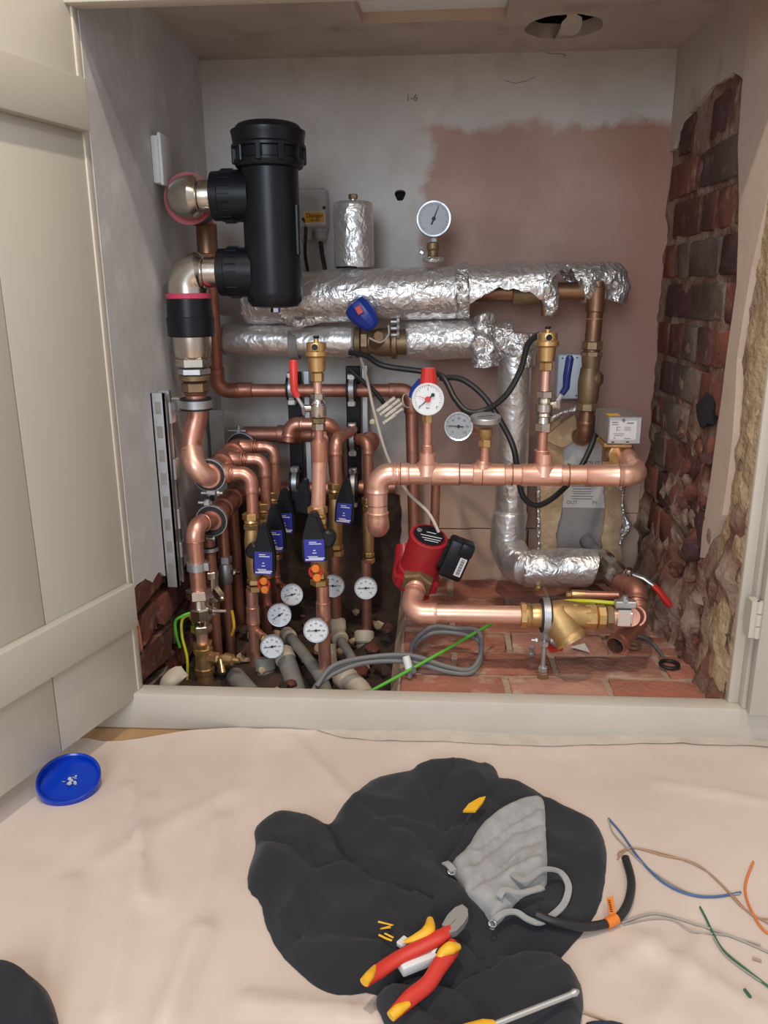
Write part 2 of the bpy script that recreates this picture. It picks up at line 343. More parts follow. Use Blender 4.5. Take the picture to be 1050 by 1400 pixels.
# cracks of the plaster at the ceiling joint
for pts in ([(748, 72), (757, 74), (766, 73), (774, 76), (770, 79)], [(690, 110), (705, 114), (718, 111), (732, 105)]):
    MB().tube([at(x, y, D-.0004) for x, y in pts], .0012, 5, flat=.4).build('plaster_crack', K['gink'], wb)
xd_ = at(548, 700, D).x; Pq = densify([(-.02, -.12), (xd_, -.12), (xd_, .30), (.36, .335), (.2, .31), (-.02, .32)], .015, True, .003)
MB().prism([(a_, D-.006, b_) for a_, b_ in Pq], (0, .008, 0)).build('bare_brick_shade', K['pit'], wb, smooth=False)  # bare brick slab, its shade behind the pipes painted in as near-black
# ceiling with a round hole and a recessed hatch
c0 = gr(771, 37, ZT); Hc = [(c0.x+.083*math.cos(a)*(1+.02*math.sin(7*a)), c0.y+.083*math.sin(a)*(1+.03*math.cos(9*a))) for a in [2*math.pi*i/40 for i in range(40)]]
Hh = [(.40, .04), (.722, .04), (.722, .47), (.42, .475)]
vs, fs = fill2d([(-.1, -.03), (1.3, -.03), (1.3, D+.02), (-.1, D+.02)], .0, [Hc, Hh])
ce = struct(MB().add([(x, y, ZT) for x, y in vs], fs).build('ceiling', K['ceil'], smooth=False)); ce['label'] = 'stained plaster ceiling of the cupboard'
mb = MB(); n = len(Hc); mb.add([(x, y, ZT) for x, y in Hc]+[(x, y, ZT+.03) for x, y in Hc], [(i, (i+1) % n, (i+1) % n+n, i+n) for i in range(n)])
mb.build('hole_rim', K['ceil'], ce)
MB().bb((c0.x-.13, c0.y-.13, ZT+.16), (c0.x+.13, c0.y+.13, ZT+.17)).bb((c0.x-.13, c0.y-.13, ZT+.03), (c0.x-.12, c0.y+.13, ZT+.16)).bb((c0.x+.12, c0.y-.13, ZT+.03), (c0.x+.13, c0.y+.13, ZT+.16)).bb((c0.x-.13, c0.y-.13, ZT+.03), (c0.x+.13, c0.y-.12, ZT+.16)).bb((c0.x-.13, c0.y+.12, ZT+.03), (c0.x+.13, c0.y+.13, ZT+.16)).build('void_lining', K['void'], ce, smooth=False)
mb = MB()
for A, B in (((.40, .04), (.722, .04)), ((.722, .04), (.722, .47)), ((.722, .47), (.42, .475)), ((.42, .475), (.40, .04))):
    mb.add([(A[0], A[1], ZT), (B[0], B[1], ZT), (B[0], B[1], ZT+.030), (A[0], A[1], ZT+.030)], [(0, 1, 2, 3)])
mb.build('hatch_frame', K['strip'], ce, smooth=False)
MB().bb((.39, .035, ZT+.022), (.73, .48, ZT+.045)).build('hatch_panel', K['hatch'], ce, smooth=False)
t = thing('plastic_film', 'torn strip of clear film hanging across the round ceiling hole', 'film', tuple(c0+V((0, 0, -.02))))
vs = []; K_ = 12
for i in range(K_):
    u = i/(K_-1); y = c0.y-.09+.19*u
    for sgn in (-1, 1): vs.append((c0.x+.0+(.016+.006*math.sin(5*u))*sgn*(1 if 0.15 < u < .9 else .5)+.012*math.sin(4*u), y, ZT+.004-.012*math.sin(math.pi*u)+.004*sgn*math.sin(9*u)))
MB().add(vs, [(2*i, 2*i+1, 2*i+3, 2*i+2) for i in range(K_-1)]).build('film_strip', K['tape'], t)
# left wall: plaster panel that ends ragged above bare brick
prof = [(-.0, .287), (.03, .29), (.065, .283), (.10, .262), (.14, .272), (.17, .25), (.21, .235), (.25, .245), (.30, .22), (.36, .235), (.42, .21), (.5, .225), (.6, .2), (.72, .21)]
prof = densify(prof, .012, False, .0025); prof[0] = (0, .287)
P = [(-.0, ZT+.02)] + prof + [(.72, ZT+.02)]
mb = MB(); mb.prism([(0, y, z) for y, z in P], (-.014, 0, 0)); wl = struct(mb.build('wall_left', K['lwall'], smooth=False)); wl['label'] = 'grey white plaster side wall, broken off above bare brick at the bottom'
mb = MB(); g = 40
vv = []; ff = []
for i in range(g+1):
    for j in range(16):
        y = -.0+.72*i/g; z = -.12+.44*j/15; vv.append((-.030+.010*fbm((0, y, z), 14), y, z))
for i in range(g):
    for j in range(15): ff.append((i*16+j, (i+1)*16+j, (i+1)*16+j+1, i*16+j+1))
mb.add(vv, ff).build('mortar_bed', K['mortar'], wl)
def brick(parent, c, s, m, jit=.0015, rot=0.0, name='brick'):
    mb = MB(); mb.box(c, s, Matrix.Rotation(random.uniform(-rot, rot), 3, 'X') @ Matrix.Rotation(random.uniform(-rot, rot), 3, 'Z'), min(s)*.07+.0015, 1)
    mb.v = [v+V([random.uniform(-jit, jit) for _ in range(3)]) for v in mb.v]; return mb.build(name, m, parent, ang=.9)
for r in range(5):
    y = -.01-(r % 2)*.06; z = -.09+.078*r
    while y < .7:
        L = random.choice((.10, .21)); y1 = min(y+L, .71)
        brick(wl, (-.020, max(y, 0)/2+y1/2, z+.034), (.030, y1-max(y, 0)-.014, .060), random.choice([BR[0], BR[1], FB[0], BR[3]]), .007, .08) if y1-max(y, 0) > .03 else None
        y = y1+.0
# right wall: bare brick courses, a plaster strip, rough render at the front edge
mb = MB(); gy, gz = 60, 100; vv = []; ff = []
for i in range(gy+1):
    for j in range(gz+1):
        y = .74*i/gy; z = -.12+1.54*j/gz
        lo = max(0, min(1, (.62-z)/.25)); dd = .008*fbm((1, y, z), 16) + lo*(.040*fbm((3, y*1.4, z*.7), 8)+.012*fbm((5, y*1.5, z*.8), 22))
        k = max(0, min(1, (.30-z)/.25)); dd += -.05*k*(1-abs(y-.3)/.6)
        vv.append((1.1545+dd, y, z))
for i in range(gy):
    for j in range(gz): a = i*(gz+1)+j; ff.append((a, a+gz+1, a+gz+2, a+1))
wr = struct(mb.add(vv, ff).build('wall_right', K['mortar'])); wr['label'] = 'bare brick side wall with crumbling mortar at the bottom'
zc = ZT+.01
row = 0; z = .05
while z < 1.21:
    h = .078; y = .70-(.0 if row % 2 else .055); yend = .15 if z > .75 else .2
    while y > yend:
        L = random.choice((.105, .105, .205)); y0 = max(y-L, yend-.02)
        top_lim = 1.19+.02*math.sin(y*30)
        if y-y0 > .04 and z+h < top_lim+.03:
            low = z < .55 and y < .52
            if not (low and random.random() < .2):
                brick(wr, (1.1645+(random.uniform(-.006, .014) if low else random.uniform(-.0015, .002)), (y+y0)/2, z+h/2), (.03, y-y0-.012, h-.001), random.choice(BR if not low else BR[:3]+BR[3:]), .005 if low else .002, .12 if low else .01)
        y = y0
    z += h+.013; row += 1
# upper plaster above the bricks
def ypl(P_, name, m, x, th, parent, rag=.003, st=.014):
    P2 = densify(P_, st, True, rag); mb = MB(); mb.prism([(x, a, b) for a, b in P2], (th, 0, 0)); return mb.build(name, m, parent, smooth=False)
ypl([(.73, 1.43), (.73, 1.16), (.68, 1.17), (.60, 1.215), (.45, 1.245), (.3, 1.24), (.235, 1.215), (.2, 1.3), (.0, 1.33), (.0, 1.43)], 'upper_plaster', K['ceil'], 1.146, .02, wr)
# plaster strip of the reveal
ypl([(.03, 1.35), (.235, 1.32), (.236, 1.2), (.225, 1.1), (.19, 1.0), (.17, .92), (.155, .85), (.165, .75), (.17, .65), (.178, .55), (.185, .45), (.20, .36), (.195, .30), (.165, .31), (.14, .36), (.10, .42), (.092, .50), (.092, .58), (.10, .65), (.113, .72), (.104, .80), (.09, .88), (.06, .98), (.04, 1.05), (.02, 1.2)], 'reveal_plaster', K['strip'], 1.141, .03, wr, .0008, .03)
# rough render edge: noisy slab facing the cupboard
mb = MB(); gy, gz = 16, 150; vv = []; ff = []
for i in range(gy+1):
    for j in range(gz+1):
        z = -.02+1.12*j/gz; y1 = .13 if z > .42 else .13+.10*min(1, (.42-z)/.15); y = -.001+(y1)*i/gy
        e = 1-(i/gy)**3; k = min(1, i/3); vv.append((1.1500-.006*k+k*(.005*fbm((7, y, z), 26)+.005*fbm((9, y, z), 9))+.02*(1-e)-k*(.012*max(0, .35-z)/.35), y-.0015, z))
for i in range(gy):
    for j in range(gz): a = i*(gz+1)+j; ff.append((a, a+gz+1, a+gz+2, a+1))
mb.add(vv, ff).build('rough_render', K['rough'], wr)
def rock(c, s, seed):
    bm = bmesh.new(); bmesh.ops.create_icosphere(bm, subdivisions=2, radius=1)
    for v in bm.verts: v.co *= 1+.45*fbm(v.co+V((seed, seed*.7, 0)), 1.3, 2)
    bm.verts.index_update(); R_ = Matrix.Rotation(seed*1.7, 3, 'X') @ Matrix.Rotation(seed, 3, 'Z')
    r = ([R_ @ V((v.co.x*s[0], v.co.y*s[1], v.co.z*s[2]))+V(c) for v in bm.verts], [[v.index for v in f.verts] for f in bm.faces]); bm.free(); return r
rub = [MB(), MB(), MB()]
for i in range(45):
    z = random.random()**1.3*.62; y = .12+.5*random.random()*(1 if z < .4 else .6)
    if y > .2+.5*(.62-z)/.5: continue
    s = random.uniform(.005, .016); x = 1.150-.04*max(0, .35-z)/.35*random.random()
    rub[i % 3].add(*rock((x, y, max(z, .07)), (s*.55, s*random.uniform(.7, 1.6), s*random.uniform(.7, 1.8)), i*.37))
for i, k in enumerate((BR[0], K['mortar'], BR[2])): rub[i].build('loose_rubble', k, wr, ang=.5, kind='stuff')
for i in range(16):
    z = .09+.03*i; y = random.uniform(.14, .45)-.0*z; s = random.uniform(.025, .04)
    mb = MB(); mb.add(*rock((1.158, y, z), (.016, s, s*.8), i+.3)); mb.build('broken_brick', random.choice((BR[0], BR[1], K['mortar'])), wr, ang=.5)
mb = MB(); mb.add(*rock((1.14, .245, .60), (.016, .030, .04), 3.3)); mb.build('wall_cavity', K['void'], wr)
MB().bb((1.185, -.008, -.05), (1.195, .75, 1.40)).build('leak_backing', K['void'], wr)  # unseen dark box added behind the wall to block sky leaking through gaps
# cupboard floor: brick paving on the right, pit of rubble on the left
xe = at(535, 880, .2).x
mb = MB(); gx, gy = 60, 40; vv = []; ff = []
for i in range(gx+1):
    for j in range(gy+1):
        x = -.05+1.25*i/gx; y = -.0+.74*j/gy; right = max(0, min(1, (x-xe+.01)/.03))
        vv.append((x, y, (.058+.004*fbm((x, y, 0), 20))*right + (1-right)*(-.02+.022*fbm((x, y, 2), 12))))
for i in range(gx):
    for j in range(gy): a = i*(gy+1)+j; ff.append((a, a+gy+1, a+gy+2, a+1))
fl = struct(mb.add(vv, ff).build('floor_mortar', K['fmortar'])); fl['label'] = 'pinkish brick floor inside the cupboard'
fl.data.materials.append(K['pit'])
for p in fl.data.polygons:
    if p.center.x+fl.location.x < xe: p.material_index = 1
for r, (y0, y1) in enumerate(((.012, .105), (.115, .215), (.225, .325), (.335, .44), (.45, .55), (.56, .68))):
    x = xe+.02+(r % 2)*.06*0; k = 0
    while x < 1.13:
        L = (.225, .205, .215)[k % 3]+(r*.37 % .06) if not (k == 0 and r % 2) else .12
        x1 = min(x+L, 1.145)
        if x1-x > .03: brick(fl, ((x+x1)/2, (y0+y1)/2, .056), (x1-x-.014, y1-y0-.008, .016), FB[(r+k) % 2], .0035, .006, 'floor_brick')
        x = x1; k += 1
# face frame of the cupboard
FY = -.035
def trim(n, lo, hi, lab, bev=.003, m='frame'):
    o = struct(MB().bb(lo, hi, bev, 2).build(n, K[m])); o['label'] = lab; return o
trim('trim_1', (-.7, FY, .0), (2.0, .006, ZB), 'painted bottom rail of the cupboard frame')
trim('trim_2', (-1.2, FY, at(105, 14, 0).z), (2.0, -.001, 1.46), 'painted header above the cupboard opening')
trim('trim_3', (-.07, -.022, ZB), (-.001, .001, 1.30), 'painted left stile of the cupboard frame')
t4 = trim('trim_4', (1.150, -.012, ZB-.0005), (1.20, .001, 1.30), 'painted right stile of the cupboard frame')
MB().bb((1.168, FY+.001, ZB), (1.23, -.010, 1.28), .003, 2).build('stile_moulding', K['frame'], t4)
trim('wall_front_left', (-1.3, -.012, 0), (-.06, .02, 2.4), 'painted wall left of the cupboard', .001)
trim('wall_front_right', (1.20, -.012, 0), (2.6, .02, 2.4), 'painted wall right of the cupboard', .001)
# room floor
o = struct(MB().bb((-1.4, -3.4, -.02), (2.6, -.0, -.001)).build('floor', K['oak'], smooth=False)); o['label'] = 'oak floor under the dust sheet'
# left door, opened outwards
HG = V((-.004, -.022, 0)); DA = .2935
dd = V((-math.sin(DA), -math.cos(DA), 0)); dn = V((math.cos(DA), -math.sin(DA), 0))
RD = Matrix((dn, dd, V((0, 0, 1)))).transposed()
ld = thing('cupboard_door', 'open left cupboard door of cream painted boards with two rails', 'door', tuple(HG)); ld['kind'] = 'thing' ; del ld['kind']
def dbox(s0, s1, z0, z1, t0, t1, name, m='paint', bev=.0012):
    c = HG + dd*((s0+s1)/2) + dn*((t0+t1)/2) + V((0, 0, (z0+z1)/2))
    return MB().box(c, (t1-t0, s1-s0, z1-z0), RD, bev, 2).build(name, K[m], ld)
for a, b in ((.0, .212), (.2145, .40), (.4025, .575)): dbox(a, b, .066, 1.36, -.020, 0, 'plank')
dbox(.003, .573, .222, .309, 0, .020, 'rail', bev=.003); dbox(.003, .573, 1.098, 1.178, 0, .020, 'rail', bev=.003)
# right door folded back against the wall
rd = thing('cupboard_door', 'right cupboard door leaf folded flat against the wall at the right edge', 'door', (1.18, -.06, .077))
MB().bb((1.172, -.060, .078), (1.38, -.040, 1.27), .002, 2).build('plank', K['paint'], rd)
MB().bb((1.3825, -.060, .078), (1.70, -.040, 1.27), .002, 2).build('plank', K['paint'], rd)
MB().bb((1.174, -.040, .222), (1.70, -.0355, .309), .001, 2).build('rail', K['paint'], rd)
h = MB(); hp = at(1022, 828, -.060)
for k in range(3): h.cyl(V((1.166, -.060, .235+.024*k)), V((1.166, -.060, .257+.024*k)), .0055, 14)
h.bb((1.152, -.0605, .235), (1.166, -.036, .305)); h.build('hinge', K['frame'], rd)
# dust sheet
def sheeth(x, y):
    h = .006+.0055*(fbm((x, y*.6, 0), 3.5)+.55*fbm((x, y*.7, 4), 9, 3))
    for (A, B, w, a) in SHF: 
        d = segd(x, y, A, B); h += 1.4*a*math.exp(-(d/w)**2)
    return h+.0045
def gp(px, py): p = gr(px, py, 0); return (p.x, p.y)
SHF = [(gp(205, 1100), gp(150, 1400), .012, .006), (gp(300, 1130), gp(235, 1400), .02, .006), (gp(100, 1210), gp(60, 1400), .014, .006), (gp(180, 1080), gp(200, 1240), .010, .005),
       (gp(280, 1290), gp(220, 1430), .016, .008), (gp(900, 1080), gp(1050, 1105), .010, .004), (gp(870, 1290), gp(1050, 1400), .014, .005), (gp(960, 1290), gp(900, 1400), .012, .004), (gp(400, 1015), gp(470, 1090), .012, .005), (gp(340, 1380), gp(520, 1400), .014, .006),
       (gp(150, 1180), gp(320, 1090), .02, .004), (gp(830, 1330), gp(900, 1290), .01, .004)]
P = [gp(-160, 1080), gp(0, 1050), gp(90, 1018), gp(118, 1014), gp(140, 1019), gp(190, 1017), gp(260, 1006), gp(330, 1001), gp(440, 1003), gp(520, 1010), gp(700, 1015), gp(1100, 1019), (1.9, -.1), (1.9, -1.3), (-.6, -1.3)]
P = densify(P, .03, True, .002); vs, fs = fill2d(P, .0125)
mb = MB(); mb.add([(x, y, sheeth(x, y)) for x, y in vs], fs); sh = tag(mb.build('dust_sheet', K['sheet'], ang=2.0), 'pinkish cream cotton dust sheet spread over the floor', 'dust sheet')
vs, fs = fill2d(densify([gp(425, 1001), gp(560, 1000), gp(800, 1003), gp(1080, 1003), gp(1090, 1030), gp(900, 1026), gp(700, 1026), gp(520, 1019), gp(470, 1014)], .02, True, .001), .012)
mb = MB(); mb.add([(x, y, sheeth(x, y)+.0022+.0015*fbm((x, y, 9), 25)) for x, y in vs], fs); tag(mb.build('tape_strip', K['tape'], ang=2.0), 'long translucent tape strip along the foot of the plinth', 'tape')
def sz(px, py): p = gr(px, py, 0); return sheeth(p.x, p.y)
def onsh(px, py, up=0.0):
    z_ = up+.006
    for _ in range(3): p = gr(px, py, z_); z_ = sheeth(p.x, p.y)+up
    return p
# ------------------------------------------------------------------ plumbing helpers
def A3(p): return p if isinstance(p, Vector) else (at(*p) if len(p) == 3 else V(p))
def sleeve(root, A, B, r, m, name='coupling', bead=True):
    A, B = A3(A), A3(B); L = (B-A).length; e = min(.003, L*.2)
    pr = [(0, r*.97), (e*.4, r*1.03), (e, r), (L-e, r), (L-e*.4, r*1.03), (L, r*.97)] if bead else [(0, r), (L, r)]
    return MB().lathe(A, B-A, pr, 24).build(name, K[m], root)
def nut(root, A, B, r, m, name='nut', seg=6, rot=.25):
    A, B = A3(A), A3(B); L = (B-A).length
    return MB().lathe(A, B-A, [(0, r*.86), (L*.12, r), (L*.88, r), (L, r*.86)], seg, rot).build(name, K[m], root, ang=.4)
def lath(root, A, d, prof, m, name, seg=28, ang=.6):
    return MB().lathe(A3(A), d, prof, seg).build(name, K[m], root, ang=ang)
def arc(P0, u, v, Rb, k=8):
    # P0 corner, u incoming dir, v outgoing dir
    th = u.angle(v); T = Rb*math.tan(th/2); a = P0-u*T; b = P0+v*T
    cdir = (v-u).normalized(); c = P0 + cdir*(Rb/math.cos(th/2)); pts = []
    for i in range(k+1):
        s = i/k; ra = a-c; ax = u.cross(v).normalized(); pts.append(c + Matrix.Rotation(th*s, 3, ax) @ ra)
    return pts, a, b
def pipe(root, pts, r, m='cu', me=None, Rf=1.7, sl=1.1, fit=1.14, ends=True, plain=False):
    pts = [A3(p) for p in pts]; me = me or m
    cur = pts[0]
    if plain:
        path = [pts[0]]
        for i in range(1, len(pts)-1):
            u = (pts[i]-pts[i-1]).normalized(); v = (pts[i+1]-pts[i]).normalized()
            if u.angle(v) < .05: path.append(pts[i]); continue
            ap, a, b = arc(pts[i], u, v, min(r*Rf*1.6, .45*min((pts[i]-pts[i-1]).length, (pts[i+1]-pts[i]).length)/max(math.tan(u.angle(v)/2), .1)), 8); path += ap
        MB().tube(path+[pts[-1]], r, 18).build('pipe', K[m], root); return
    for i in range(1, len(pts)):
        end = pts[i]
        if i < len(pts)-1:
            u = (pts[i]-pts[i-1]).normalized(); v = (pts[i+1]-pts[i]).normalized()
            ap, a, b = arc(pts[i], u, v, r*Rf); s = r*sl
            MB().cyl(cur, a, r).build('pipe', K[m], root)
            path = [a-u*s, a-u*(s-.0015), a-u*(s*.55), a-u*(s*.45)] + ap + [b+v*(s*.45), b+v*(s*.55), b+v*(s-.0015), b+v*s]
            R_ = [r*fit, r*fit*1.04, r*fit*1.02, r*fit*.99] + [r*fit]*len(ap) + [r*fit*.99, r*fit*1.02, r*fit*1.04, r*fit]
            MB().tube(path, R_, 24).build('elbow', K[me], root); cur = b
        else: MB().cyl(cur, end, r).build('pipe', K[m], root)
def tee(root, C, axis, L, r, m, branch=None, bl=.03, br=None, name='tee'):
    C = A3(C); ax = V(axis).normalized(); mb = MB()
    mb.lathe(C-ax*L/2, ax, [(0, r*1.12), (.0015, r*1.17), (.004, r*1.14), (L-.004, r*1.14), (L-.0015, r*1.17), (L, r*1.12)], 24)
    if branch is not None:
        b = V(branch).normalized(); br = br or r; mb.lathe(C, b, [(0, br*1.3), (r*1.1, br*1.25), (r*1.25, br*1.14), (bl-.0015, br*1.16), (bl, br*1.12)], 22)
    return mb.build(name, K[m], root)
X, Y_, Z = V((1, 0, 0)), V((0, 1, 0)), V((0, 0, 1))
def gauge(P0, nrm, r, ang, label, stem=None, face='dial', rim='zn', depth=.010, name='thermometer', cat='thermometer', group=None, redc=False, tilt=0.0, big=False):
    P0 = A3(P0); nrm = V(nrm).normalized(); a, b, d = basis(nrm)
    up = (Z-d*d.z).normalized(); rt = up.cross(d).normalized()
    up, rt = up*math.cos(tilt)+rt*math.sin(tilt), rt*math.cos(tilt)-up*math.sin(tilt)
    t = thing(name, label, cat, tuple(P0-d*depth), group)
    MB().lathe(P0-d*depth, d, [(0, r*.7), (.0015, r*.95), (depth*.4, r), (depth, r*1.0), (depth+.0016, r*.97), (depth+.0014, r*.88), (depth-.0012, r*.87)], 40, cap=True).build('case', K[rim], t)
    f = MB().lathe(P0-d*.0012, d, [(0, r*.875), (.0006, r*.87)], 40).build('dial', K[face], t, smooth=False)
    mb = MB()
    for i in range(0, 28 if big else 13):
        n_ = 27 if big else 12; an = math.radians(225-270*i/n_); u = rt*math.cos(an)+up*math.sin(an); w = d.cross(u)
        lo = .70 if i % 3 == 0 else .76; c = P0+d*.0002
        p = [c+u*r*lo-w*r*.012, c+u*r*.83-w*r*.012, c+u*r*.83+w*r*.012, c+u*r*lo+w*r*.012]
        mb.add(p+[q-d*.0008 for q in p], [(0, 1, 2, 3)])
    mb.build('scale_marks', K['gink'], f, smooth=False)
    u = rt*math.cos(ang)+up*math.sin(ang); w = d.cross(u); c = P0+d*.0012
    mb = MB(); mb.prism([c-u*r*.32-w*r*.03, c+u*r*.68-w*r*.008, c+u*r*.68+w*r*.008, c-u*r*.32+w*r*.03, c-u*r*.12+w*r*.07, c-u*r*.0+w*r*.05, c+u*r*.12+w*r*.07, c+u*r*.12-w*r*.07, c-u*r*.12-w*r*.07], d*.0004) if False else mb.prism([c-u*r*.34-w*r*.045, c+u*r*.74-w*r*.016, c+u*r*.74+w*r*.016, c-u*r*.34+w*r*.045], d*.0004)
    mb.lathe(c, d, [(0, r*.11), (.0006, r*.10)], 14).build('needle', K['ink'], t, smooth=False)
    if not big:
        for k, (s, an) in enumerate((('0', 225), ('20', 180), ('40', 135), ('60', 90), ('80', 45), ('100', 0), ('120', -45))):
            an = math.radians(an); text(f, s, r*.20, P0+d*.0001+(rt*math.cos(an)+up*math.sin(an))*r*.56, rt, up, K['gink'], 'numeral')
    if stem: stem = A3(stem); MB().cyl(P0-d*(depth-.001), stem, .0055, 14).build('stem', K['brass'], t); pp = (P0-d*depth).lerp(stem, .55); MB().cyl(pp, stem, .0095, 16).build('pocket', K['cu'], t); e_ = (stem-pp).normalized(); MB().lathe(pp-e_*.008, e_, [(0, .009), (.001, .010), (.009, .010)], 6).build('nut', K['brass'], t)
    return t, (rt, up, d, f)
def clampring(root, C, axis, r, m='zn', w=.018, liner=True, rod=None):
    C = A3(C); ax = V(axis).normalized()
    if liner: MB().hollow(C-ax*w*.65, ax, w*1.3, r*1.42, r*1.02).build('rubber_liner', K['rub'], root)
    MB().hollow(C-ax*w*.42, ax, w*.84, r*1.50, r*1.41).build('clamp_band', K[m], root)
def bolt(root, C, axis, r, L, m='zn', name='bolt'):
    C = A3(C); ax = V(axis).normalized(); mb = MB(); mb.lathe(C, ax, [(0, r*1.8), (r*1.3, r*1.8)], 6); mb.lathe(C, ax, [(0, r), (L, r)], 12)
    return mb.build(name, K[m], root)
# ------------------------------------------------------------------ black filter housing with its elbows
F0 = at(375, 421, .28); F1 = at(368, 179, .28); F0.x = F1.x = (F0.x+F1.x)/2; hh = F1.z-F0.z
t = thing('water_filter', 'tall black cylindrical filter housing with ribbed screw cap', 'filter', tuple(F0))
rb = .0575
lath(t, F0, Z, [(0, .028), (.003, .048), (.014, rb-.001), (.03, rb), (hh*.60, rb), (hh*.80, rb)], 'blk', 'body', 48)
zc_ = hh*.79
lath(t, F0+Z*zc_, Z, [(0, rb), (.003, .066), (.010, .070), (.016, .070), (.018, .066), (.036, .067), (.038, .074), (.043, .074), (.047, .071), (.060, .0725), (.066, .074), (.070, .074), (.073, .067), (.078, .064), (.0815, .060), (.0835, .055), (.085, .058), (.087, .066), (.089, .0665)][:16]+[(.084, .05)], 'blk', 'screw_cap', 48)
mb = MB()
for k in range(10):
    an = 2*math.pi*(k+.35)/10; u = V((math.cos(an), math.sin(an), 0)); mb.box(F0+Z*(zc_+.027)+u*.069, (.010, .012, .036), Matrix.Rotation(an, 3, 'Z'), .002)
mb.build('cap_rib', K['blk'], t, kind='stuff')
MB().box(F0+V((-.0, 0, hh*.45))+V((.055, -.012, 0)), (.010, .02, .10), None, .003).build('side_rib', K['blk'], t)
nut(t, F0-Z*.010, F0+Z*.002, .010, 'chrome', 'drain_screw'); 
for k, (pa, pb, nm) in enumerate((((291, 268), (336, 268), 'upper'), ((300, 372), (342, 372), 'lower'))):
    A = at(*pa, .285); B = at(*pb, .285); A.z = B.z; A.y = B.y = .285
    mb = MB(); mb.lathe(A, X, [(0, .042), (.002, .0475), (.018, .048), (.020, .050), (B.x-A.x+.012, .050)], 40)
    for j in range(20):
        an = 2*math.pi*j/20; u = V((0, math.cos(an), math.sin(an))); mb.box(A+X*.034+u*.0503, (.022, .005, .002), Matrix.Rotation(an, 3, 'X'), .0005)
    mb.build('port_collar', K['blk'], t)
# upper nickel elbow
t = thing('nickel_elbow', 'upper nickel press elbow left of the black filter, red ring behind it', 'pipe fitting', tuple(at(250, 277, .33)))
A = at(298, 268, .285); C = at(250, 272, .285); C.z = A.z; E = C+Y_*.09-Z*.004
ap, a, b = arc(C, -X, Y_, .030, 10)
MB().tube([A, A-X*.010, A-X*.012, A-X*.014]+[a+X*.008, a+X*.006, a+X*.003]+ap+[b+Y_*.01], [.028, .028, .030, .031]+[.031, .036, .033]+[.036]+[.041]*9+[.042]+[.042], 36).build('elbow', K['ni'], t)
MB().hollow(b+Y_*.008, Y_, .010, .052, .040, 40).build('seal_ring', K['pinkd'], t)
MB().hollow(b+Y_*.018, Y_, .045, .050, .040, 40).build('collar', K['blk'], t)
MB().lathe(b+Y_*.03, V((.25, 1, -.05)), [(0, .04), (.05, .036), (.08, .02)], 30).build('reducer', K['cubr'], t)
# copper riser behind
t = thing('copper_riser', 'dull copper riser dropping behind the nickel elbows, then running right along the wall', 'pipe', tuple(at(290, 480, .50)))
pipe(t, [(281, 300, .47), (284, 330, .475), (298, 534, .55), (562, 534, .60), (567, 735, .58)], .0165, 'cud', sl=1.8)
sleeve(t, (282, 306, .47), (284, 345, .48), .0235, 'cubr'); sleeve(t, (326, 533, .552), (345, 533, .555), .019, 'cud')
# lower nickel elbow, black collar, unions, clamp, copper offset bend
t = thing('nickel_elbow', 'lower nickel elbow with pink ring and black collar above copper bend', 'pipe fitting', tuple(at(258, 470, .285)))
A = at(306, 372, .285); C = at(256, 372, .285); C.z = A.z
ap, a, b = arc(C, -X, -Z, .032, 10)
MB().tube([A, A-X*.010, A-X*.012, a+X*.008, a+X*.006, a+X*.003]+ap+[b-Z*.01], [.028, .028, .031, .031, .036, .034]+[.037]+[.042]*10+[.042], 36).build('elbow', K['ni'], t)
ax_ = b.copy()
def vz(py): return at(258, py, .285).z
x0 = ax_.x; P_ = lambda py: V((x0, .285, vz(py)))
MB().lathe(P_(408), Z, [(0, .047), (vz(401)-vz(408), .048)], 40).build('seal_ring', K['pink'], t)
lath(t, P_(460), Z, [(0, .047), (.002, .0495), (vz(434)-vz(460), .050), (vz(433)-vz(460), .048), (vz(408.5)-vz(460), .0465)], 'blk', 'collar', 40)
lath(t, P_(490), Z, [(0, .033), (.004, .037), (vz(476)-vz(490), .040), (vz(460)-vz(490), .0405)], 'ni', 'sleeve', 40)
nut(t, P_(502), P_(489), .038, 'ni', 'union_nut'); nut(t, P_(512), P_(503), .035, 'zn', 'lock_nut', rot=.1)
lath(t, P_(521), Z, [(0, .027), (.003, .033), (.012, .033), (.014, .028)], 'dbr', 'union_ring', 30); nut(t, P_(536), P_(522), .030, 'dbr', 'nut', rot=.3)
lath(t, P_(541), Z, [(0, .022), (.008, .027)], 'cud', 'adaptor', 24)
t2 = thing('offset_bend', 'thick copper offset bend below the nickel union near the galvanised channel', 'pipe', tuple(at(266, 650, .25)))
pts = [P_(538), P_(566), at(262, 600, .265), at(262, 640, .255)]
MB().tube(spline([P_(538), P_(552), P_(568), at(266, 585, .28), at(262.5, 602, .27), at(262, 618, .262)], 5), .0225, 28).build('bend', K['cu'], t2)
MB().tube([at(262, 616, .263), at(262, 618, .262)], .0262, 28).build('bead', K['cu'], t2)
q0 = at(262, 616, .263); cE = at(268, 655, .218); M0_ = at(286, 650, .262); vv_ = (M0_-cE).normalized(); ap, a, b = arc(cE, (cE-q0).normalized(), vv_, .030, 10)
MB().tube([q0]+ap+[M0_+Y_*.003], [.0245]+[.0245]*12, 28).build('elbow', K['cub'], t2)
t = thing('pipe_clamp', 'rubber lined steel clamp round the copper pipe under the nickel union', 'clamp', tuple(P_(553)))
clampring(t, P_(552), Z, .0235, 'zn', .020); wc = sx(228, 553, .012); bolt(t, V((x0-.036, .285, vz(552))), -X, .0045, .04); MB().cyl(V((x0-.03, .285, vz(552))), V((.018, .285, vz(552))), .0065, 14).build('threaded_rod', K['zn'], t)
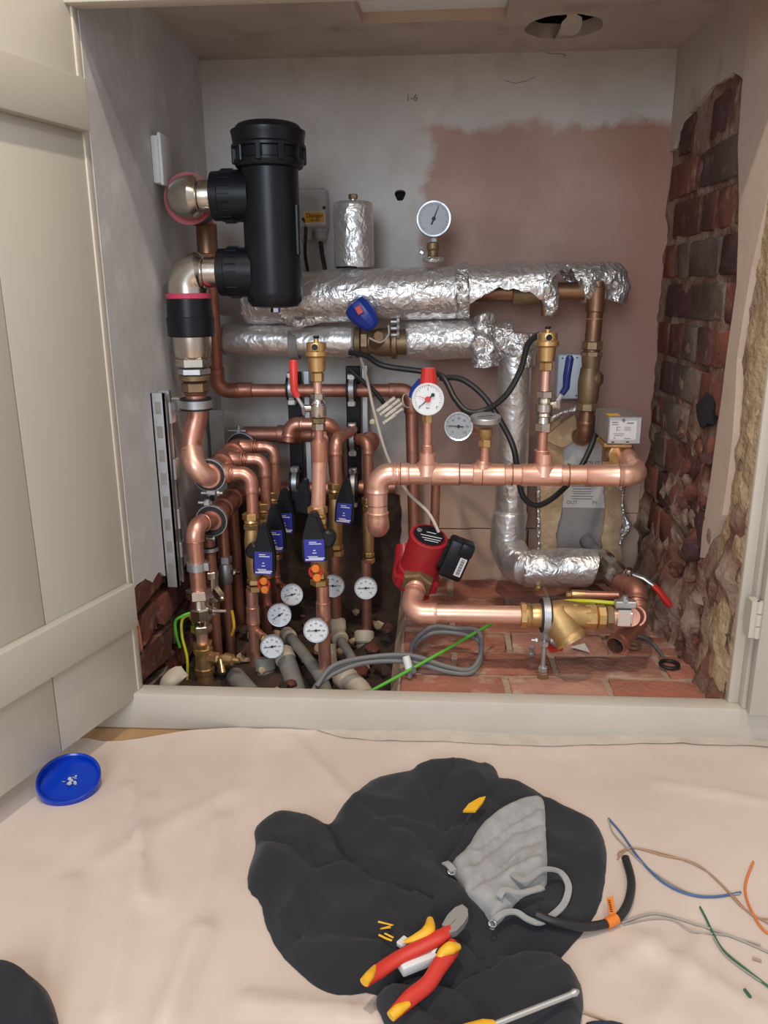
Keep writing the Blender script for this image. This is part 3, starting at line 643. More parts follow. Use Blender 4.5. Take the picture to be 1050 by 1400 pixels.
MB().box(V((.02, .283, vz(552))), (.02, .03, .03), None, .003).build('channel_nut', K['zn'], t)
# galvanised channel on left wall + second channel behind
t = thing('strut_channel', 'galvanised slotted steel channel screwed upright to the left plaster wall', 'channel')if False else thing('strut_channel', 'galvanised slotted steel channel screwed upright to the left plaster wall', 'channel', (.01, .21, .227))
z0, z1 = .222, .645
MB().bb((.000, .178, z0), (.028, .182, z1)).bb((.0, .178, z0), (.003, .222, z1)).bb((.0, .218, z0), (.028, .222, z1)).bb((.024, .178, z0), (.028, .190, z1)).bb((.024, .210, z0), (.028, .222, z1)).build('channel', K['zn'], t, smooth=False)
for k in range(8): MB().bb((.008, .1775, z0+.03+.05*k), (.020, .1782, z0+.055+.05*k)).build('slot', K['greyp'], t)
for k, pz in enumerate((.60, .48, .37, .30)): MB().box(V((.031, .212, pz)), (.006, .030, .045 if k < 3 else .035), None, .002).build('saddle_plate', K['zn'], t)
t = thing('strut_channel', 'narrow dark steel channel standing behind the left copper bend', 'channel', tuple(at(290, 690, .55)))
A = at(290, 560, .56); B = at(300, 800, .56); MB().bb((A.x-.006, .55, B.z), (A.x+.010, .59, A.z)).bb((A.x+.010, .55, B.z), (A.x+.030, .556, A.z)).build('channel', K['zn'], t, smooth=False)
# ------------------------------------------------------------------ upper manifold, running to the back, with three branches
t = thing('copper_manifold', 'upper thick copper manifold running to the back with branches to the right', 'manifold', tuple(at(300, 640, .4)))
M0 = at(286, 650, .262); M1 = M0.copy(); M1.y = .60; M1.z += .008
MB().cyl(M0, M1, .0245, 26).build('pipe', K['cu'], t)
for yy in (.285, .385, .50):
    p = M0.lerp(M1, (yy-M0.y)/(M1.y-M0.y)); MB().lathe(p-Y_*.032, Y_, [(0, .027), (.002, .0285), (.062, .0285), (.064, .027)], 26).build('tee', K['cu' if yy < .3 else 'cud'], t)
E3 = [(343, 647, .28), (361, 628, .385), (374, 611, .50)]
for i, ((px, py, yy), bot) in enumerate(zip(E3, (700, 688, 672))):
    c = at(px, py, yy); s = M0.lerp(M1, (yy-M0.y)/(M1.y-M0.y)); s = V((s.x+.015, yy, c.z)); e = V((c.x, yy, at(px, bot+8, yy).z))
    tt = thing('branch_pipe', ('front', 'middle', 'rear')[i]+' copper branch turning down from the upper manifold into a brass valve', 'pipe', tuple(e), 'branch pipes of the upper manifold')
    pipe(tt, [s, c, e], .0135 if i == 0 else .0125, 'cu', 'cu', sl=1.6)
    sleeve(tt, s, s+X*.030, .021 if i == 0 else .018, 'cu', 'reducer'); MB().torus(s+X*.031, X, .0165, .0022).torus(s+X*.037, X, .016, .0018).build('bead', K['cu'], tt)
tc = thing('pipe_clamp', 'black rubber lined ring clamp round the front end of upper manifold', 'clamp', tuple(at(285, 650, .27)))
clampring(tc, M0+Y_*.004, Y_, .0245, 'zn', .014); bolt(tc, M0+V((-.0, .0, -.040)), -X, .004, .02); bolt(tc, M0+V((.016, 0, -.040)), X, .0035, .012)
MB().box(M0+V((.002, 0, -.038)), (.022, .012, .012), None, .002).build('lug', K['zn'], tc)
tc = thing('pipe_clamp', 'dark ring clamp with wing bolt at the far end of upper manifold', 'clamp', tuple(at(325, 600, .57)))
clampring(tc, V((M1.x, .565, M1.z-.001)), Y_, .0245, 'zn', .014); bolt(tc, V((M1.x-.004, .565, M1.z+.040)), -X, .004, .028); bolt(tc, V((M1.x-.004, .565, M1.z+.040)), X, .004, .018); bolt(tc, V((M1.x-.004, .565, M1.z+.036)), Z, .005, .018)
t = thing('copper_header', 'dull copper pipe crossing behind to a bypass loop under the red lever valve', 'pipe', tuple(at(400, 592, .60)))
c = M1.copy(); g1 = at(455, 594, .60)
pipe(t, [V((M1.x, .60, g1.z)), V((g1.x, .60, g1.z)), V((g1.x+.012, .60, g1.z-.16))], .020, 'cud')
sleeve(t, V((at(380, 594, .6).x, .6, g1.z)), V((at(412, 594, .6).x, .6, g1.z)), .024, 'cud', 'coupling')
t = thing('bypass_loop', 'short copper bypass loop bending in front of the dull pipe behind the air vent', 'pipe', tuple(at(400, 590, .5)))
pipe(t, [at(394, 603, .50), at(397, 580, .50), at(455, 580, .50), at(458, 610, .55)], .0155, 'cu', sl=.7, Rf=1.5)
# lower manifold
t = thing('copper_manifold', 'lower copper manifold running back behind its ring clamp', 'manifold', tuple(at(300, 705, .35)))
N0 = at(289, 712, .262); N1 = N0.copy(); N1.y = .58; N1.z += .004
MB().cyl(N0, N1, .0235, 26).build('pipe', K['cud'], t)
for yy in (.30, .38, .47): p = N0.lerp(N1, (yy-.262)/(.318)); MB().lathe(p-Y_*.026, Y_, [(0, .0255), (.002, .0275), (.05, .0275), (.052, .0255)], 26).build('tee', K['cu' if yy < .31 else 'cud'], t)
t = thing('copper_pipe', 'front left copper leg bending down from lower manifold, white clip round it', 'pipe', tuple(at(270, 780, .21)))
cE = at(268, 716, .215); e = at(269, 808, .215); e.x = cE.x
pipe(t, [N0+Y_*.004, V((cE.x, .2, cE.z)), V((cE.x, .2, e.z-.01))], .0175, 'cu', sl=.25, Rf=1.6)
cl = MB().hollow(V((cE.x, .2, at(268, 774, .2).z-.008)), Z, .018, .0225, .018).box(V((cE.x+.018, .197, at(268, 774, .2).z+.001)), (.022, .016, .017), None, .001).build('clip_band', K['zn'], t)
tc = thing('pipe_clamp', 'black rubber lined ring clamp round the lower manifold elbow', 'clamp', tuple(N0))
clampring(tc, N0+Y_*.004, Y_, .024, 'zn', .014); bolt(tc, N0+V((-.006, 0, .042)), -X, .004, .02); bolt(tc, N0+V((-.006, 0, .038)), Z, .006, .012); bolt(tc, N0+V((.006, 0, -.042)), -X, .0035, .02)
# nickel valve, brass tee with drain cock, at front left
bx = cE.x; zz = lambda py, yy=.2: at(268, py, yy).z; Q = lambda py: V((bx, .2, zz(py)))
t = thing('isolating_valve', 'nickel union valve on the front left copper leg', 'valve', tuple(Q(880)))
nut(t, Q(818), Q(805), .0285, 'ni', 'nut'); lath(t, Q(830), Z, [(0, .022), (zz(818)-zz(830), .020)], 'ni', 'neck'); nut(t, Q(846), Q(829), .027, 'ni', 'valve_body', 8); lath(t, Q(855), Z, [(0, .018), (zz(845)-zz(855), .024)], 'ni', 'taper'); nut(t, Q(864), Q(853), .0235, 'ni', 'nut')
MB().cyl(Q(833), Q(833)+V((.035, -.01, 0)), .009, 14).build('spindle', K['ni'], t); MB().tube([Q(833)+V((.033, -.01, 0)), Q(833)+V((.062, -.012, .002))], .004, 10).build('tap_lever', K['ni'], t)
t = thing('drain_cock', 'brass tee with drain cock pointing right at the bottom left', 'valve', tuple(Q(900)))
MB().cyl(Q(880), Q(860), .013).build('pipe', K['cub'], t)
lath(t, Q(884), Z, [(0, .019), (.003, .021), (zz(877)-zz(884)-.001, .021), (zz(877)-zz(884), .018)], 'brass', 'ring'); nut(t, Q(893), Q(884), .022, 'brass', 'nut', 8); lath(t, Q(912), Z, [(0, .020), (zz(893)-zz(912), .018)], 'brass', 'tee_body'); nut(t, Q(920), Q(911), .0235, 'brass', 'nut', 8, .1); lath(t, Q(948), Z, [(0, .020), (zz(920)-zz(948), .020)], 'brd', 'lower_body')
d = V((1, -.25, .02)).normalized(); s = Q(897)+d*.015
nut(t, s, s+d*.025, .013, 'brass', 'nut'); lath(t, s+d*.025, d, [(0, .009), (.012, .010), (.014, .014), (.034, .013), (.038, .007), (.05, .006)], 'brass', 'cock_body', 20); MB().cyl(s+d*.044, s+d*.06, .006, 12).build('spout_tip', K['chrome'], t)
lath(t, s+d*.030+V((0, -.004, 0)), V((.25, -.5, -1)), [(0, .007), (.030, .0065), (.031, .0045)], 'brass', 'outlet', 16)
# ------------------------------------------------------------------ vertical pipes behind, down to grey sleeves
def drop(px0, py0, px1, py1, yy, r, m, label, sleeve_py=None, sm='greyp', grp='copper drops to the floor', sr=1.5):
    A = at(px0, py0, yy); B = at(px1, py1, yy); B.x = (A.x+B.x)/2; A.x = B.x
    t = thing('drop_pipe', label, 'pipe', tuple(B)); MB().cyl(A, B, r, 22).build('pipe', K[m], t)
    if sleeve_py:
        s = at(px1, sleeve_py, yy); s.x = B.x; lath(t, V((B.x, yy, B.z)), Z, [(0, r*sr*1.05), (s.z-B.z-.003, r*sr), (s.z-B.z, r*1.1)], sm, 'pipe_sleeve', 22)
    return t, B.x
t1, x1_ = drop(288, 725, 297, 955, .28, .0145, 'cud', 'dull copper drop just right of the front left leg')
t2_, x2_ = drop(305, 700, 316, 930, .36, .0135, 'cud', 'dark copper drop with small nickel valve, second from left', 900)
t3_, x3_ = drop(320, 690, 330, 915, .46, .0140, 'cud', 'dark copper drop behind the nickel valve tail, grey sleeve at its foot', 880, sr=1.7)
t = thing('isolating_valve', 'nickel valve with angled side port on the drop right of the front left leg', 'valve', V((x1_, .28, at(290, 840, .28).z)))
Q2 = lambda py: V((x1_, .28, at(290, py, .28).z))
clampring(t, Q2(750), Z, .0145, 'zn', .01); nut(t, Q2(790), Q2(780), .017, 'ni'); lath(t, Q2(816), Z, [(0, .019), (.02, .0165), (Q2(790).z-Q2(816).z, .016)], 'ni', 'valve_body'); nut(t, Q2(820), Q2(812), .0235, 'ni'); lath(t, Q2(829), Z, [(0, .014), (Q2(820).z-Q2(829).z, .019)], 'ni', 'taper')
d = V((.75, -.45, -.75)).normalized(); nut(t, Q2(800)+d*.006, Q2(800)+d*.040, .0125, 'ni', 'side_port'); lath(t, Q2(800)+d*.04, d, [(0, .009), (.004, .009)], 'ni', 'port_cap', 16)
t = thing('isolating_valve', 'small nickel valve with round nuts on the second drop from left', 'valve', V((x2_, .36, at(308, 800, .36).z)))
Q3 = lambda py: V((x2_, .36, at(308, py, .36).z))
nut(t, Q3(770), Q3(760), .017, 'zn'); lath(t, Q3(799), Z, [(0, .012), (.01, .017), (Q3(770).z-Q3(799).z-.008, .0175), (Q3(770).z-Q3(799).z, .013)], 'zn', 'valve_body'); d = V((1, -.3, 0)).normalized(); nut(t, Q3(781)+d*.015, Q3(781)+d*.028, .008, 'ni', 'side_nut'); MB().cyl(Q3(781)+d*.028, Q3(781)+d*.04, .004, 10).build('screw', K['chrome'], t)
# ------------------------------------------------------------------ brass valves with black and blue thermometer handles
def bvalve(px, top, bot, yy, r, label, m='brd', long=True):
    A = at(px[0], top, yy); B = at(px[1], bot, yy); B.x = A.x
    t = thing('isolating_valve', label, 'valve', tuple(B), 'brass isolating valves'); L = A.z-B.z
    nut(t, A-Z*.016, A, r*1.45, 'brass'); lath(t, A-Z*.024, Z, [(0, r*1.15), (.003, r*1.25), (.008, r*1.1)], 'brass', 'gland'); nut(t, A-Z*.038, A-Z*.025, r*1.35, 'brass', 'nut', 6, .5)
    lath(t, B+Z*.030, Z, [(0, r*1.05), (.010, r*1.2), (L*.3, r*1.28), (L*.5, r*1.35), (L-.070, r*1.15), (L-.066, r)], m, 'valve_body')
    nut(t, B+Z*.018, B+Z*.031, r*1.3, 'brass', 'nut', 6, .1); nut(t, B+Z*.001, B+Z*.015, r*1.4, 'brass', 'nut'); return t, A.x
v1, vx1 = bvalve((343, 345), 701, 808, .28, .0135, 'front brass valve body in the left row, behind the lowest blue label')
v2, vx2 = bvalve((360, 362), 687, 790, .385, .0125, 'middle brass valve body of the left row')
v3, vx3 = bvalve((373, 375), 672, 765, .50, .0115, 'rear brass valve body of the left row')
v4, vx4 = bvalve((434, 440), 692, 800, .17, .0145, 'brass valve body below the air vent pipe, orange caps beside it')
v5, vx5 = bvalve((458, 459), 660, 760, .42, .0125, 'brass valve body under the right bend behind the air vent pipe')
v6, vx6 = bvalve((503, 504), 680, 770, .52, .0115, 'rear brass valve body hidden beneath the open copper elbow')
def handle(top, bot, w, yy, tiltpx, label, knob=-1, caps=False, plain=False):
    # tapered black lever body with blue sticker
    T = at(top[0], top[1], yy); B = at(bot[0], bot[1], yy); ax = (B-T).normalized(); L = (B-T).length; w *= 1.45; n = -Y_; sd = n.cross(ax).normalized(); sd = sd if sd.x > 0 else -sd
    t = thing('valve_handle', label, 'handle', tuple(B), 'black and blue lever handles'); mb = MB()
    prof = [(0, .18), (.04, .34), (.25, .62), (.45, .86), (.6, .98), (.85, 1.0), (.97, .96), (1.0, .8)]
    pl = [T+ax*L*u+sd*w*k*.5 for u, k in prof] + [T+ax*L*u-sd*w*k*.5 for u, k in prof[::-1]]
    mb.prism([p+Y_*.012 for p in pl], -Y_*.020); mb.prism([p.lerp(T+ax*L*.55, .12)-Y_*.008 for p in pl], -Y_*.004)
    mb.build('lever_body', K['blk'], t, ang=.5)
    if knob: c = T+ax*L*.55+sd*w*.5*knob; MB().lathe(c+Y_*.016, -Y_, [(0, w*.34), (.022, w*.34), (.026, w*.26)], 24).build('hub_knob', K['blk'], t)
    if plain: return
    c = T+ax*L*.76-Y_*.0125; R_ = Matrix((sd, Y_, ax)).transposed()
    st = MB().box(c, (w*.80, .0014, L*.46), R_, .0004).build('label_plate', K['sticker'], t); st['label'] = 'blue label plate with white print'
    mb = MB(); c2 = c-Y_*.0009
    for (u, v, a, b) in ((-.05, -.39, .30, .028), (.05, -.31, .48, .035), (0, -.02, .09, .04), (-.0, .10, .16, .03), (.08, .33, .62, .045), (-.02, .40, .70, .05), (-.08, .26, .4, .03)):
        mb.box(c2+sd*w*u+ax*L*.46*v, (w*a, .0004, L*.46*b), R_)
    mb.build('printing', K['wink'], st, smooth=False)
    if caps:
        for k, (dx, dz) in enumerate(((.0, .014), (.002, .034))):
            e = B+ax*dz+sd*dx; MB().lathe(e-Y_*.010, -Y_, [(-.012, .0075), (.0, .0085), (.004, .0085), (.006, .007)], 18).build('cap', K['oran'], t)['label'] = 'orange push cap'
        MB().torus(B+ax*.024-sd*.002-Y_*.004, Y_, .012, .003, 18).build('retaining_loop', K['red'], t)
handle((361, 716), (362, 784), .034, .225, 0, 'lowest blue labelled black handle of the left row, orange caps below it', -1, True)
handle((374, 690), (378, 752), .032, .32, 0, 'middle blue labelled black handle of the left row', 0)
handle((388, 668), (391, 728), .032, .42, 0, 'rear blue labelled black handle of the left row, highest of the three', 0)
handle((428, 700), (432, 766), .036, .12, 0, 'single blue labelled black handle beside the air vent pipe, orange caps below', 1, True)
handle((474, 655), (470, 714), .030, .37, 0, 'dark blue labelled handle half hidden behind the strut clamps', 0)
handle((418, 655), (412, 700), .026, .46, 0, 'plain black lever seen behind the air vent pipe', -1, False, True)
# lower pipes below the valves, with thermometers
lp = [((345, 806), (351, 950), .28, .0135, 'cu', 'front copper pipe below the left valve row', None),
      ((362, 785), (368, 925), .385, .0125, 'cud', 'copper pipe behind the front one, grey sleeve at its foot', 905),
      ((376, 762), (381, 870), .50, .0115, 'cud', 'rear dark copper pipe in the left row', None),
      ((440, 800), (446, 925), .17, .0140, 'cu', 'copper pipe below the valve in front of the dark shaded wall, thermometer clipped on', None),
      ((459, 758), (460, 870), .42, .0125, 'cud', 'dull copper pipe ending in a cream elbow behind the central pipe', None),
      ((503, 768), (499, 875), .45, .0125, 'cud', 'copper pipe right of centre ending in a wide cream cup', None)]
lx = []
for (a, b, yy, r, m, lab, sp) in lp:
    t, xx = drop(a[0], a[1], b[0], b[1], yy, r, m, lab, sp); lx.append(xx)
    s0 = at(a[0], a[1]+35, yy); s0.x = xx; sleeve(t, s0-Z*.02, s0+Z*.022, r*1.13, m, 'coupling')
gq = 'small white faced pipe thermometers'
def th(px, py, yy, ang, sx_, sy_, sY, label, r=.0265, nr=(0, -1, .12), tp=0.0):
    gauge((px, py, yy), nr, r*1.08, ang, label, stem=at(sx_, sy_, sY), group=gq, tilt=tp)
th(372, 884, .22, math.radians(188), 350, 862, .28, 'white dial thermometer at the bottom left, lowest of the left three', .0255, (.12, -1, .18))
th(382, 841, .30, math.radians(212), 366, 828, .385, 'white dial thermometer between the other two of the left three', .0265, (.12, -1, .18))
th(399, 813, .40, math.radians(195), 380, 797, .50, 'white dial thermometer highest of the left three, partly overlapped', .0260, (.12, -1, .18))
th(432, 862, .13, math.radians(186), 444, 850, .17, 'white dial thermometer on the central pipe below the orange caps', .0255, (0, -1, .12))
th(455, 801, .37, math.radians(180), 460, 790, .42, 'white dial thermometer half hidden behind the central copper pipe', .0265, (0, -1, .12))
th(500, 804, .39, math.radians(184), 500, 790, .45, 'white dial thermometer below the open copper elbow', .0265, (0, -1, .12))
# ------------------------------------------------------------------ central air vent and red lever valve
def airvent(px, tops, yy, label, pipe_bot, clamp_y, lever, m='brass'):
    # tops: y of nipple, top of drum, shoulder, bottom of bell, bottom of nut
    A = [at(px, y, yy) for y in tops]; x = at(px, tops[2], yy).x; Zs = [a.z for a in A]
    Pz = lambda z: V((x, yy, z)); h = lambda y: at(px, y, yy).z
    t = thing('air_vent', label, 'air vent', tuple(Pz(Zs[4])))
    r = .0205
    z5, z4, z3, z2, z1 = Zs[4], Zs[3], Zs[2], Zs[1], Zs[0]
    lath(t, Pz(z4), Z, [(0, .012), (.001, .0165), ((z3-z4)*.5, .0175), (z3-z4-.004, .0185), (z3-z4, .0235), (z3-z4+.008, .0235), (z3-z4+.010, .0195), (z2-z4-.002, .020), (z2-z4, .0185)], m, 'drum', 32)
    MB().cyl(Pz(z2-.002), Pz(z2+.007), .0052, 14).build('nipple', K[m], t); MB().lathe(Pz(z2+.007), Z, [(0, .003), (.002, .0062), (.005, .0062), (.0055, .005)], 14).build('bleed_cap', K['blk'], t)
    MB().lathe(Pz(z2-.008)-Y_*.016, -Y_, [(0, .0085), (.006, .0085), (.007, .006)], 20).build('side_boss', K[m], t); MB().lathe(Pz(z2-.008)-Y_*.0235, -Y_, [(0, .0062), (.0008, .0058)], 20).build('plug', K['blk'], t)
    nut(t, Pz(z5), Pz(z4-.001), .0135, m)
    return t, Pz, h
t, Pz, h = airvent(433, (458, 468, 486, 508, 522), .17, 'brass automatic air vent above the red lever valve', 0, 0, 0)
v = thing('ball_valve', 'nickel ball valve with red lever pointing up, below the left air vent', 'valve', tuple(Pz(h(588))))
MB().cyl(Pz(h(538)), Pz(h(521)), .0085, 16).build('pipe', K['cub'], v)
nut(v, Pz(h(546)), Pz(h(537)), .0145, 'ni'); lath(v, Pz(h(553)), Z, [(0, .014), (.003, .016), (h(546)-h(553), .011)], 'chrome', 'collar'); lath(v, Pz(h(570)), Z, [(0, .0145), (.003, .0165), (h(553)-h(570)-.002, .0165), (h(553)-h(570), .014)], 'ni', 'valve_body'); nut(v, Pz(h(578)), Pz(h(571)), .015, 'dbr', 'gland', 8); nut(v, Pz(h(588)), Pz(h(578)), .0145, 'ni')
c = Pz(h(558)); MB().cyl(c, c+V((-.033, -.006, 0)), .0075, 14).build('spindle', K['ni'], v)
lv = [at(414, 572, .158), at(418, 566, .155), at(415, 553, .153), at(405, 543, .150)]
MB().tube([c+V((-.028, -.008, -.010)), at(414, 556, .15), at(405, 541, .15)], .004, 8, flat=1.2).build('lever_arm', K['zn'], v)
MB().tube([at(407, 543, .148), at(402, 533, .148), at(401, 495, .148), at(401, 492, .148)], [.0068, .0075, .0085, .005], 12, flat=.75).build('lever_grip', K['red'], v)
p = thing('copper_pipe', 'bright copper pipe with soft highlight running down from red lever valve', 'pipe', tuple(Pz(h(692))))
MB().cyl(Pz(h(600)), Pz(h(587)), .0095, 18).build('pipe', K['cu'], p); lath(p, Pz(h(630)), Z, [(0, .0165), (.002, .017), (h(604)-h(630), .0165), (h(600)-h(630), .010)], 'cu', 'reducer')
B = at(435, 700, .17); MB().cyl(B, V((Pz(0).x, .17, h(628))), .0150, 24).build('pipe', K['cub'], p)
# right air vent above the header
t, Pz, h = airvent(748, (447, 455, 472, 494, 507), .21, 'brass automatic air vent above the blue lever valve', 0, 0, 0)
v = thing('ball_valve', 'nickel ball valve with blue lever, below the right air vent', 'valve', tuple(Pz(h(590))))
xk = -.003
MB().cyl(Pz(h(536)), Pz(h(505)), .0095, 16).build('pipe', K['cub'], v)
nut(v, Pz(h(544)), Pz(h(534)), .0165, 'ni'); lath(v, Pz(h(552)), Z, [(0, .013), (.004, .0155), (h(544)-h(552), .012)], 'ni', 'collar'); lath(v, Pz(h(570)), Z, [(0, .014), (.003, .0175), (.008, .0150), (.012, .018), (h(551)-h(570)-.002, .0175), (h(551)-h(570), .013)], 'ni', 'valve_body'); lath(v, Pz(h(578)), Z, [(0, .015), (h(570)-h(578), .013)], 'ni', 'neck'); nut(v, Pz(h(590)), Pz(h(577)), .0165, 'ni')
c = Pz(h(553)); MB().cyl(c, c+V((.030, .0, 0)), .009, 14).build('spindle', K['ni'], v)
MB().tube([c+V((.028, 0, -.006)), at(763, 547, .20), at(772, 533, .20)], .0052, 8, flat=1.2).build('lever_arm', K['zn'], v)
MB().tube([at(768, 539, .198), at(774, 530, .198), at(775, 515, .198), at(779, 490, .198), at(779, 486, .198)], [.0075, .0092, .0098, .0102, .006], 12, flat=.8).build('lever_grip', K['dblue'], v)
p = thing('copper_pipe', 'short copper riser between the header and the blue lever valve', 'pipe', tuple(Pz(h(635))))
lath(p, Pz(h(632)), Z, [(0, .0145), (h(617)-h(632), .0145), (h(615)-h(632), .0105), (h(588)-h(632), .0105)], 'cu', 'reducer'); MB().torus(Pz(h(616)), Z, .0140, .0018).build('bead', K['cub'], p)
XV = Pz(0).x
# ------------------------------------------------------------------ bright copper header
HZ = at(700, 649, .21).z; HY = .21; HX0 = at(516, 645, .21).x; HX1 = at(872, 645, .21).x
t = thing('copper_header', 'thick bright copper header pipe crossing the front with elbows at both ends', 'pipe', (HX0, HY, HZ))
R_ = .0215
dn_ = at(516, 724, .21)
pipe(t, [V((dn_.x, HY+.07, dn_.z-.002)), V((dn_.x, HY, dn_.z)), V((HX0, HY, HZ)), V((HX1, HY, HZ)), V((at(857, 618, .34).x, .35, at(857, 622, .34).z))], R_, 'cub', 'cub', sl=.55, fit=1.08, Rf=1.35)
for a, b in ((545, 560), (590, 628), (646, 690), (712, 767), (800, 845)): sleeve(t, V((at(a, 648, HY).x, HY, HZ)), V((at(b, 648, HY).x, HY, HZ)), R_*1.09, 'cub', 'coupling')
for px in (548, 628, 659, 700, 777, 846): MB().torus(V((at(px, 648, HY).x, HY, HZ)), X, R_*1.08, .0010, 30, 6).build('joint_ring', K['cubr'], t)
for px, rr in ((584, .0155), (660, .0125), (743, .0150)):
    c = V((at(px, 648, HY).x, HY, HZ)); lath(t, c, Z, [(0, rr*1.7), (R_*1.02, rr*1.5), (R_*1.25, rr*1.1), (.045 if px != 660 else .030, rr*1.06)], 'cub', 'branch_boss', 24)
for a, b in ((690, 692), (705, 707)): MB().torus(V((dn_.x, HY, at(516, a, HY).z)), Z, R_*1.02, .001, 30, 6).build('joint_ring', K['cubr'], t)
# manometer with red cap
xg = at(584, 648, HY).x; g = lambda py, yy=HY: V((xg, yy, at(584, py, yy).z))
t = thing('copper_pipe', 'short copper riser carrying the white pressure gauge', 'pipe', tuple(g(630)))
MB().cyl(g(632), g(575), .0100, 18).build('pipe', K['cu'], t); sleeve(t, g(622), g(608), .0125, 'cu'); sleeve(t, g(634), g(620), .0140, 'cu')
nut(t, g(578), g(566), .0115, 'brass')
gt, (rt, up, d, f) = gauge((585, 546, .185), (0, -1, .05), .0330, math.radians(222), 'white pressure gauge with red pointer and red cap above copper header', name='pressure_gauge', cat='gauge', rim='white', depth=.022, big=True)
P0 = at(585, 546, .185)
for an, m_ in ((160, 'red'),):
    u = rt*math.cos(math.radians(an))+up*math.sin(math.radians(an)); w = d.cross(u); MB().prism([P0+d*.0018-w*.0007, P0+d*.0018+u*.021-w*.0003, P0+d*.0018+u*.021+w*.0003, P0+d*.0018+w*.0007], d*.0004).build('limit_pointer', K['red'], gt)
MB().lathe(P0+d*.0015, d, [(0, .0062), (.003, .0058)], 20).build('pointer_hub', K['red'], gt); MB().lathe(P0+d*.001+rt*.010+up*.009, d, [(0, .0038), (.003, .0036)], 14).build('stop_pin', K['ink'], gt)
text(f, '1', .010, P0+up*.0205+d*.0002, rt, up, K['gink']); text(f, '0', .005, P0-rt*.017-up*.014+d*.0002, rt, up, K['gink']); text(f, '4', .006, P0+rt*.018-up*.015+d*.0002, rt, up, K['gink']); text(f, 'bar', .006, P0-up*.017+d*.0002, rt, up, K['gink'])
t = thing('safety_cap', 'red conical knob of the safety valve above the white pressure gauge', 'cap', tuple(at(586, 524, .20)))
A = at(586, 526, .205); L = at(586, 503, .205).z-A.z; mb = MB(); mb.lathe(A, Z, [(0, .0185), (.002, .0185), (L-.002, .0135), (L, .012)], 12)
mb.build('knob', K['red'], t, ang=.4); MB().lathe(A-Z*.012, Z, [(0, .014), (.012, .016)], 20).build('neck', K['brass'], t)
MB().tube([at(576, 521, .21), at(566, 535, .22), at(562, 544, .22)], [.008, .009, .006], 10).build('side_tab', K['blue'], t)
# gauge seen from above and silver thermometer
xk = at(662, 648, HY).x; g = lambda py, yy=HY: V((xk, yy, at(662, py, yy).z))
t = thing('pressure_gauge', 'silver dial gauge facing upward on a brass stem above the header', 'gauge', tuple(g(632)))
MB().cyl(g(640), g(608), .0100, 18).build('pipe', K['cu'], t); nut(t, g(611), g(601), .0135, 'brass'); lath(t, g(602), Z, [(0, .010), (.006, .012), (.010, .0145), (.024, .0155), (.026, .012)], 'brd', 'stem_body')
c = g(578); ax = V((0, -.12, 1)).normalized(); lath(t, c, ax, [(0, .014), (.002, .028), (.004, .031), (.013, .0315), (.0145, .030), (.0135, .027)], 'zn', 'case', 40); MB().lathe(c+ax*.0125, ax, [(0, .0275), (.0008, .027)], 36).build('dial', K['gdial'], t); MB().box(c+ax*.0142, (.036, .0012, .0008), Matrix.Rotation(.3, 3, 'Z')).build('needle', K['ink'], t)
gauge((627, 583, .33), (-.05, -1, .08), .0325, math.radians(176), 'silver faced thermometer with polished rim behind the header risers', name='thermometer', cat='thermometer', face='gdial', rim='chrome', stem=at(652, 590, .38))
# ------------------------------------------------------------------ foil covered pipes
def crumple(amp, s): return lambda q: amp*fbm(q, s, 5)+amp*.5*noise.cell(q*s*.8)*.3
def foiltube(root, pts, r, amp=.05, s=28, m='foil', name='foil_wrap', seg=48, st=.008, rr=None):
    pts = [A3(p) for p in pts]; path = []
    for i in range(len(pts)-1):
        k = max(2, int((pts[i+1]-pts[i]).length/st)); path += [pts[i].lerp(pts[i+1], j/k) for j in range(k)]
    path.append(pts[-1]); rad = [r]*len(path) if rr is None else [rr[0]+(rr[1]-rr[0])*i/(len(path)-1) for i in range(len(path))]
    return MB().tube(path, rad, seg, wob=lambda q: amp*(fbm(q, s, 4))).build(name, K[m], root, ang=1.6)
FT = thing('insulated_pipe', 'upper foil wrapped insulated pipe, torn open underneath toward the right', 'insulated pipe', tuple(at(560, 400, .52)))
a0, a1, a2, a3 = at(300, 414, .58), at(420, 408, .54), at(625, 400, .52), at(740, 395, .52)
foiltube(FT, [at(306, 412, .62), at(345, 412, .58)], .036, .04, 30, 'foils')
foiltube(FT, [at(340, 410, .56), at(425, 406, .53), at(625, 400, .52)], .060, .035, 22, 'foil')
foiltube(FT, [at(624, 399, .52), at(640, 398, .52)], .0635, .07, 60, 'foilc', 'tape_band')
# torn section: open underneath -> partial shell
def shell(root, A, B, r, a0_, a1_, amp, s, m, name, rag=.12, th=.002, n1=34, n2=34):
    A, B = A3(A), A3(B); a, b, d = basis(B-A); L = (B-A).length; vs = []; fs = []
    for i in range(n1+1):
        u = i/n1; e0 = a0_+rag*fbm((u*3, 1, A.x), 1.5)*2+rag*3.0*math.sin(u*math.pi)**2; e1 = a1_+rag*fbm((u*3, 5, A.x), 1.5)*2-rag*3.0*math.sin(u*math.pi)**2
        for j in range(n2+1):
            an = e0+(e1-e0)*j/n2; p = A+d*L*u; q = (b*math.cos(an)+a*math.sin(an))*r; k = 1+amp*fbm(p+q, s, 4); vs.append(p+q*k)
    N_ = len(vs); vs += [A+d*((v-A).dot(d))+((v-A)-d*((v-A).dot(d)))*(1-.03) for v in vs]
    for i in range(n1):
        for j in range(n2):
            q = i*(n2+1)+j; fs.append((q, q+n2+1, q+n2+2, q+1)); fs.append((N_+q, N_+q+1, N_+q+n2+2, N_+q+n2+1))
    mb = MB(); mb.add(vs, fs); o = mb.build(name, K[m], root, ang=1.6); return o
A = at(638, 398, .52); B = at(742, 392, .52)
a, b, d = basis(B-A)
up_is_b = b.z > 0
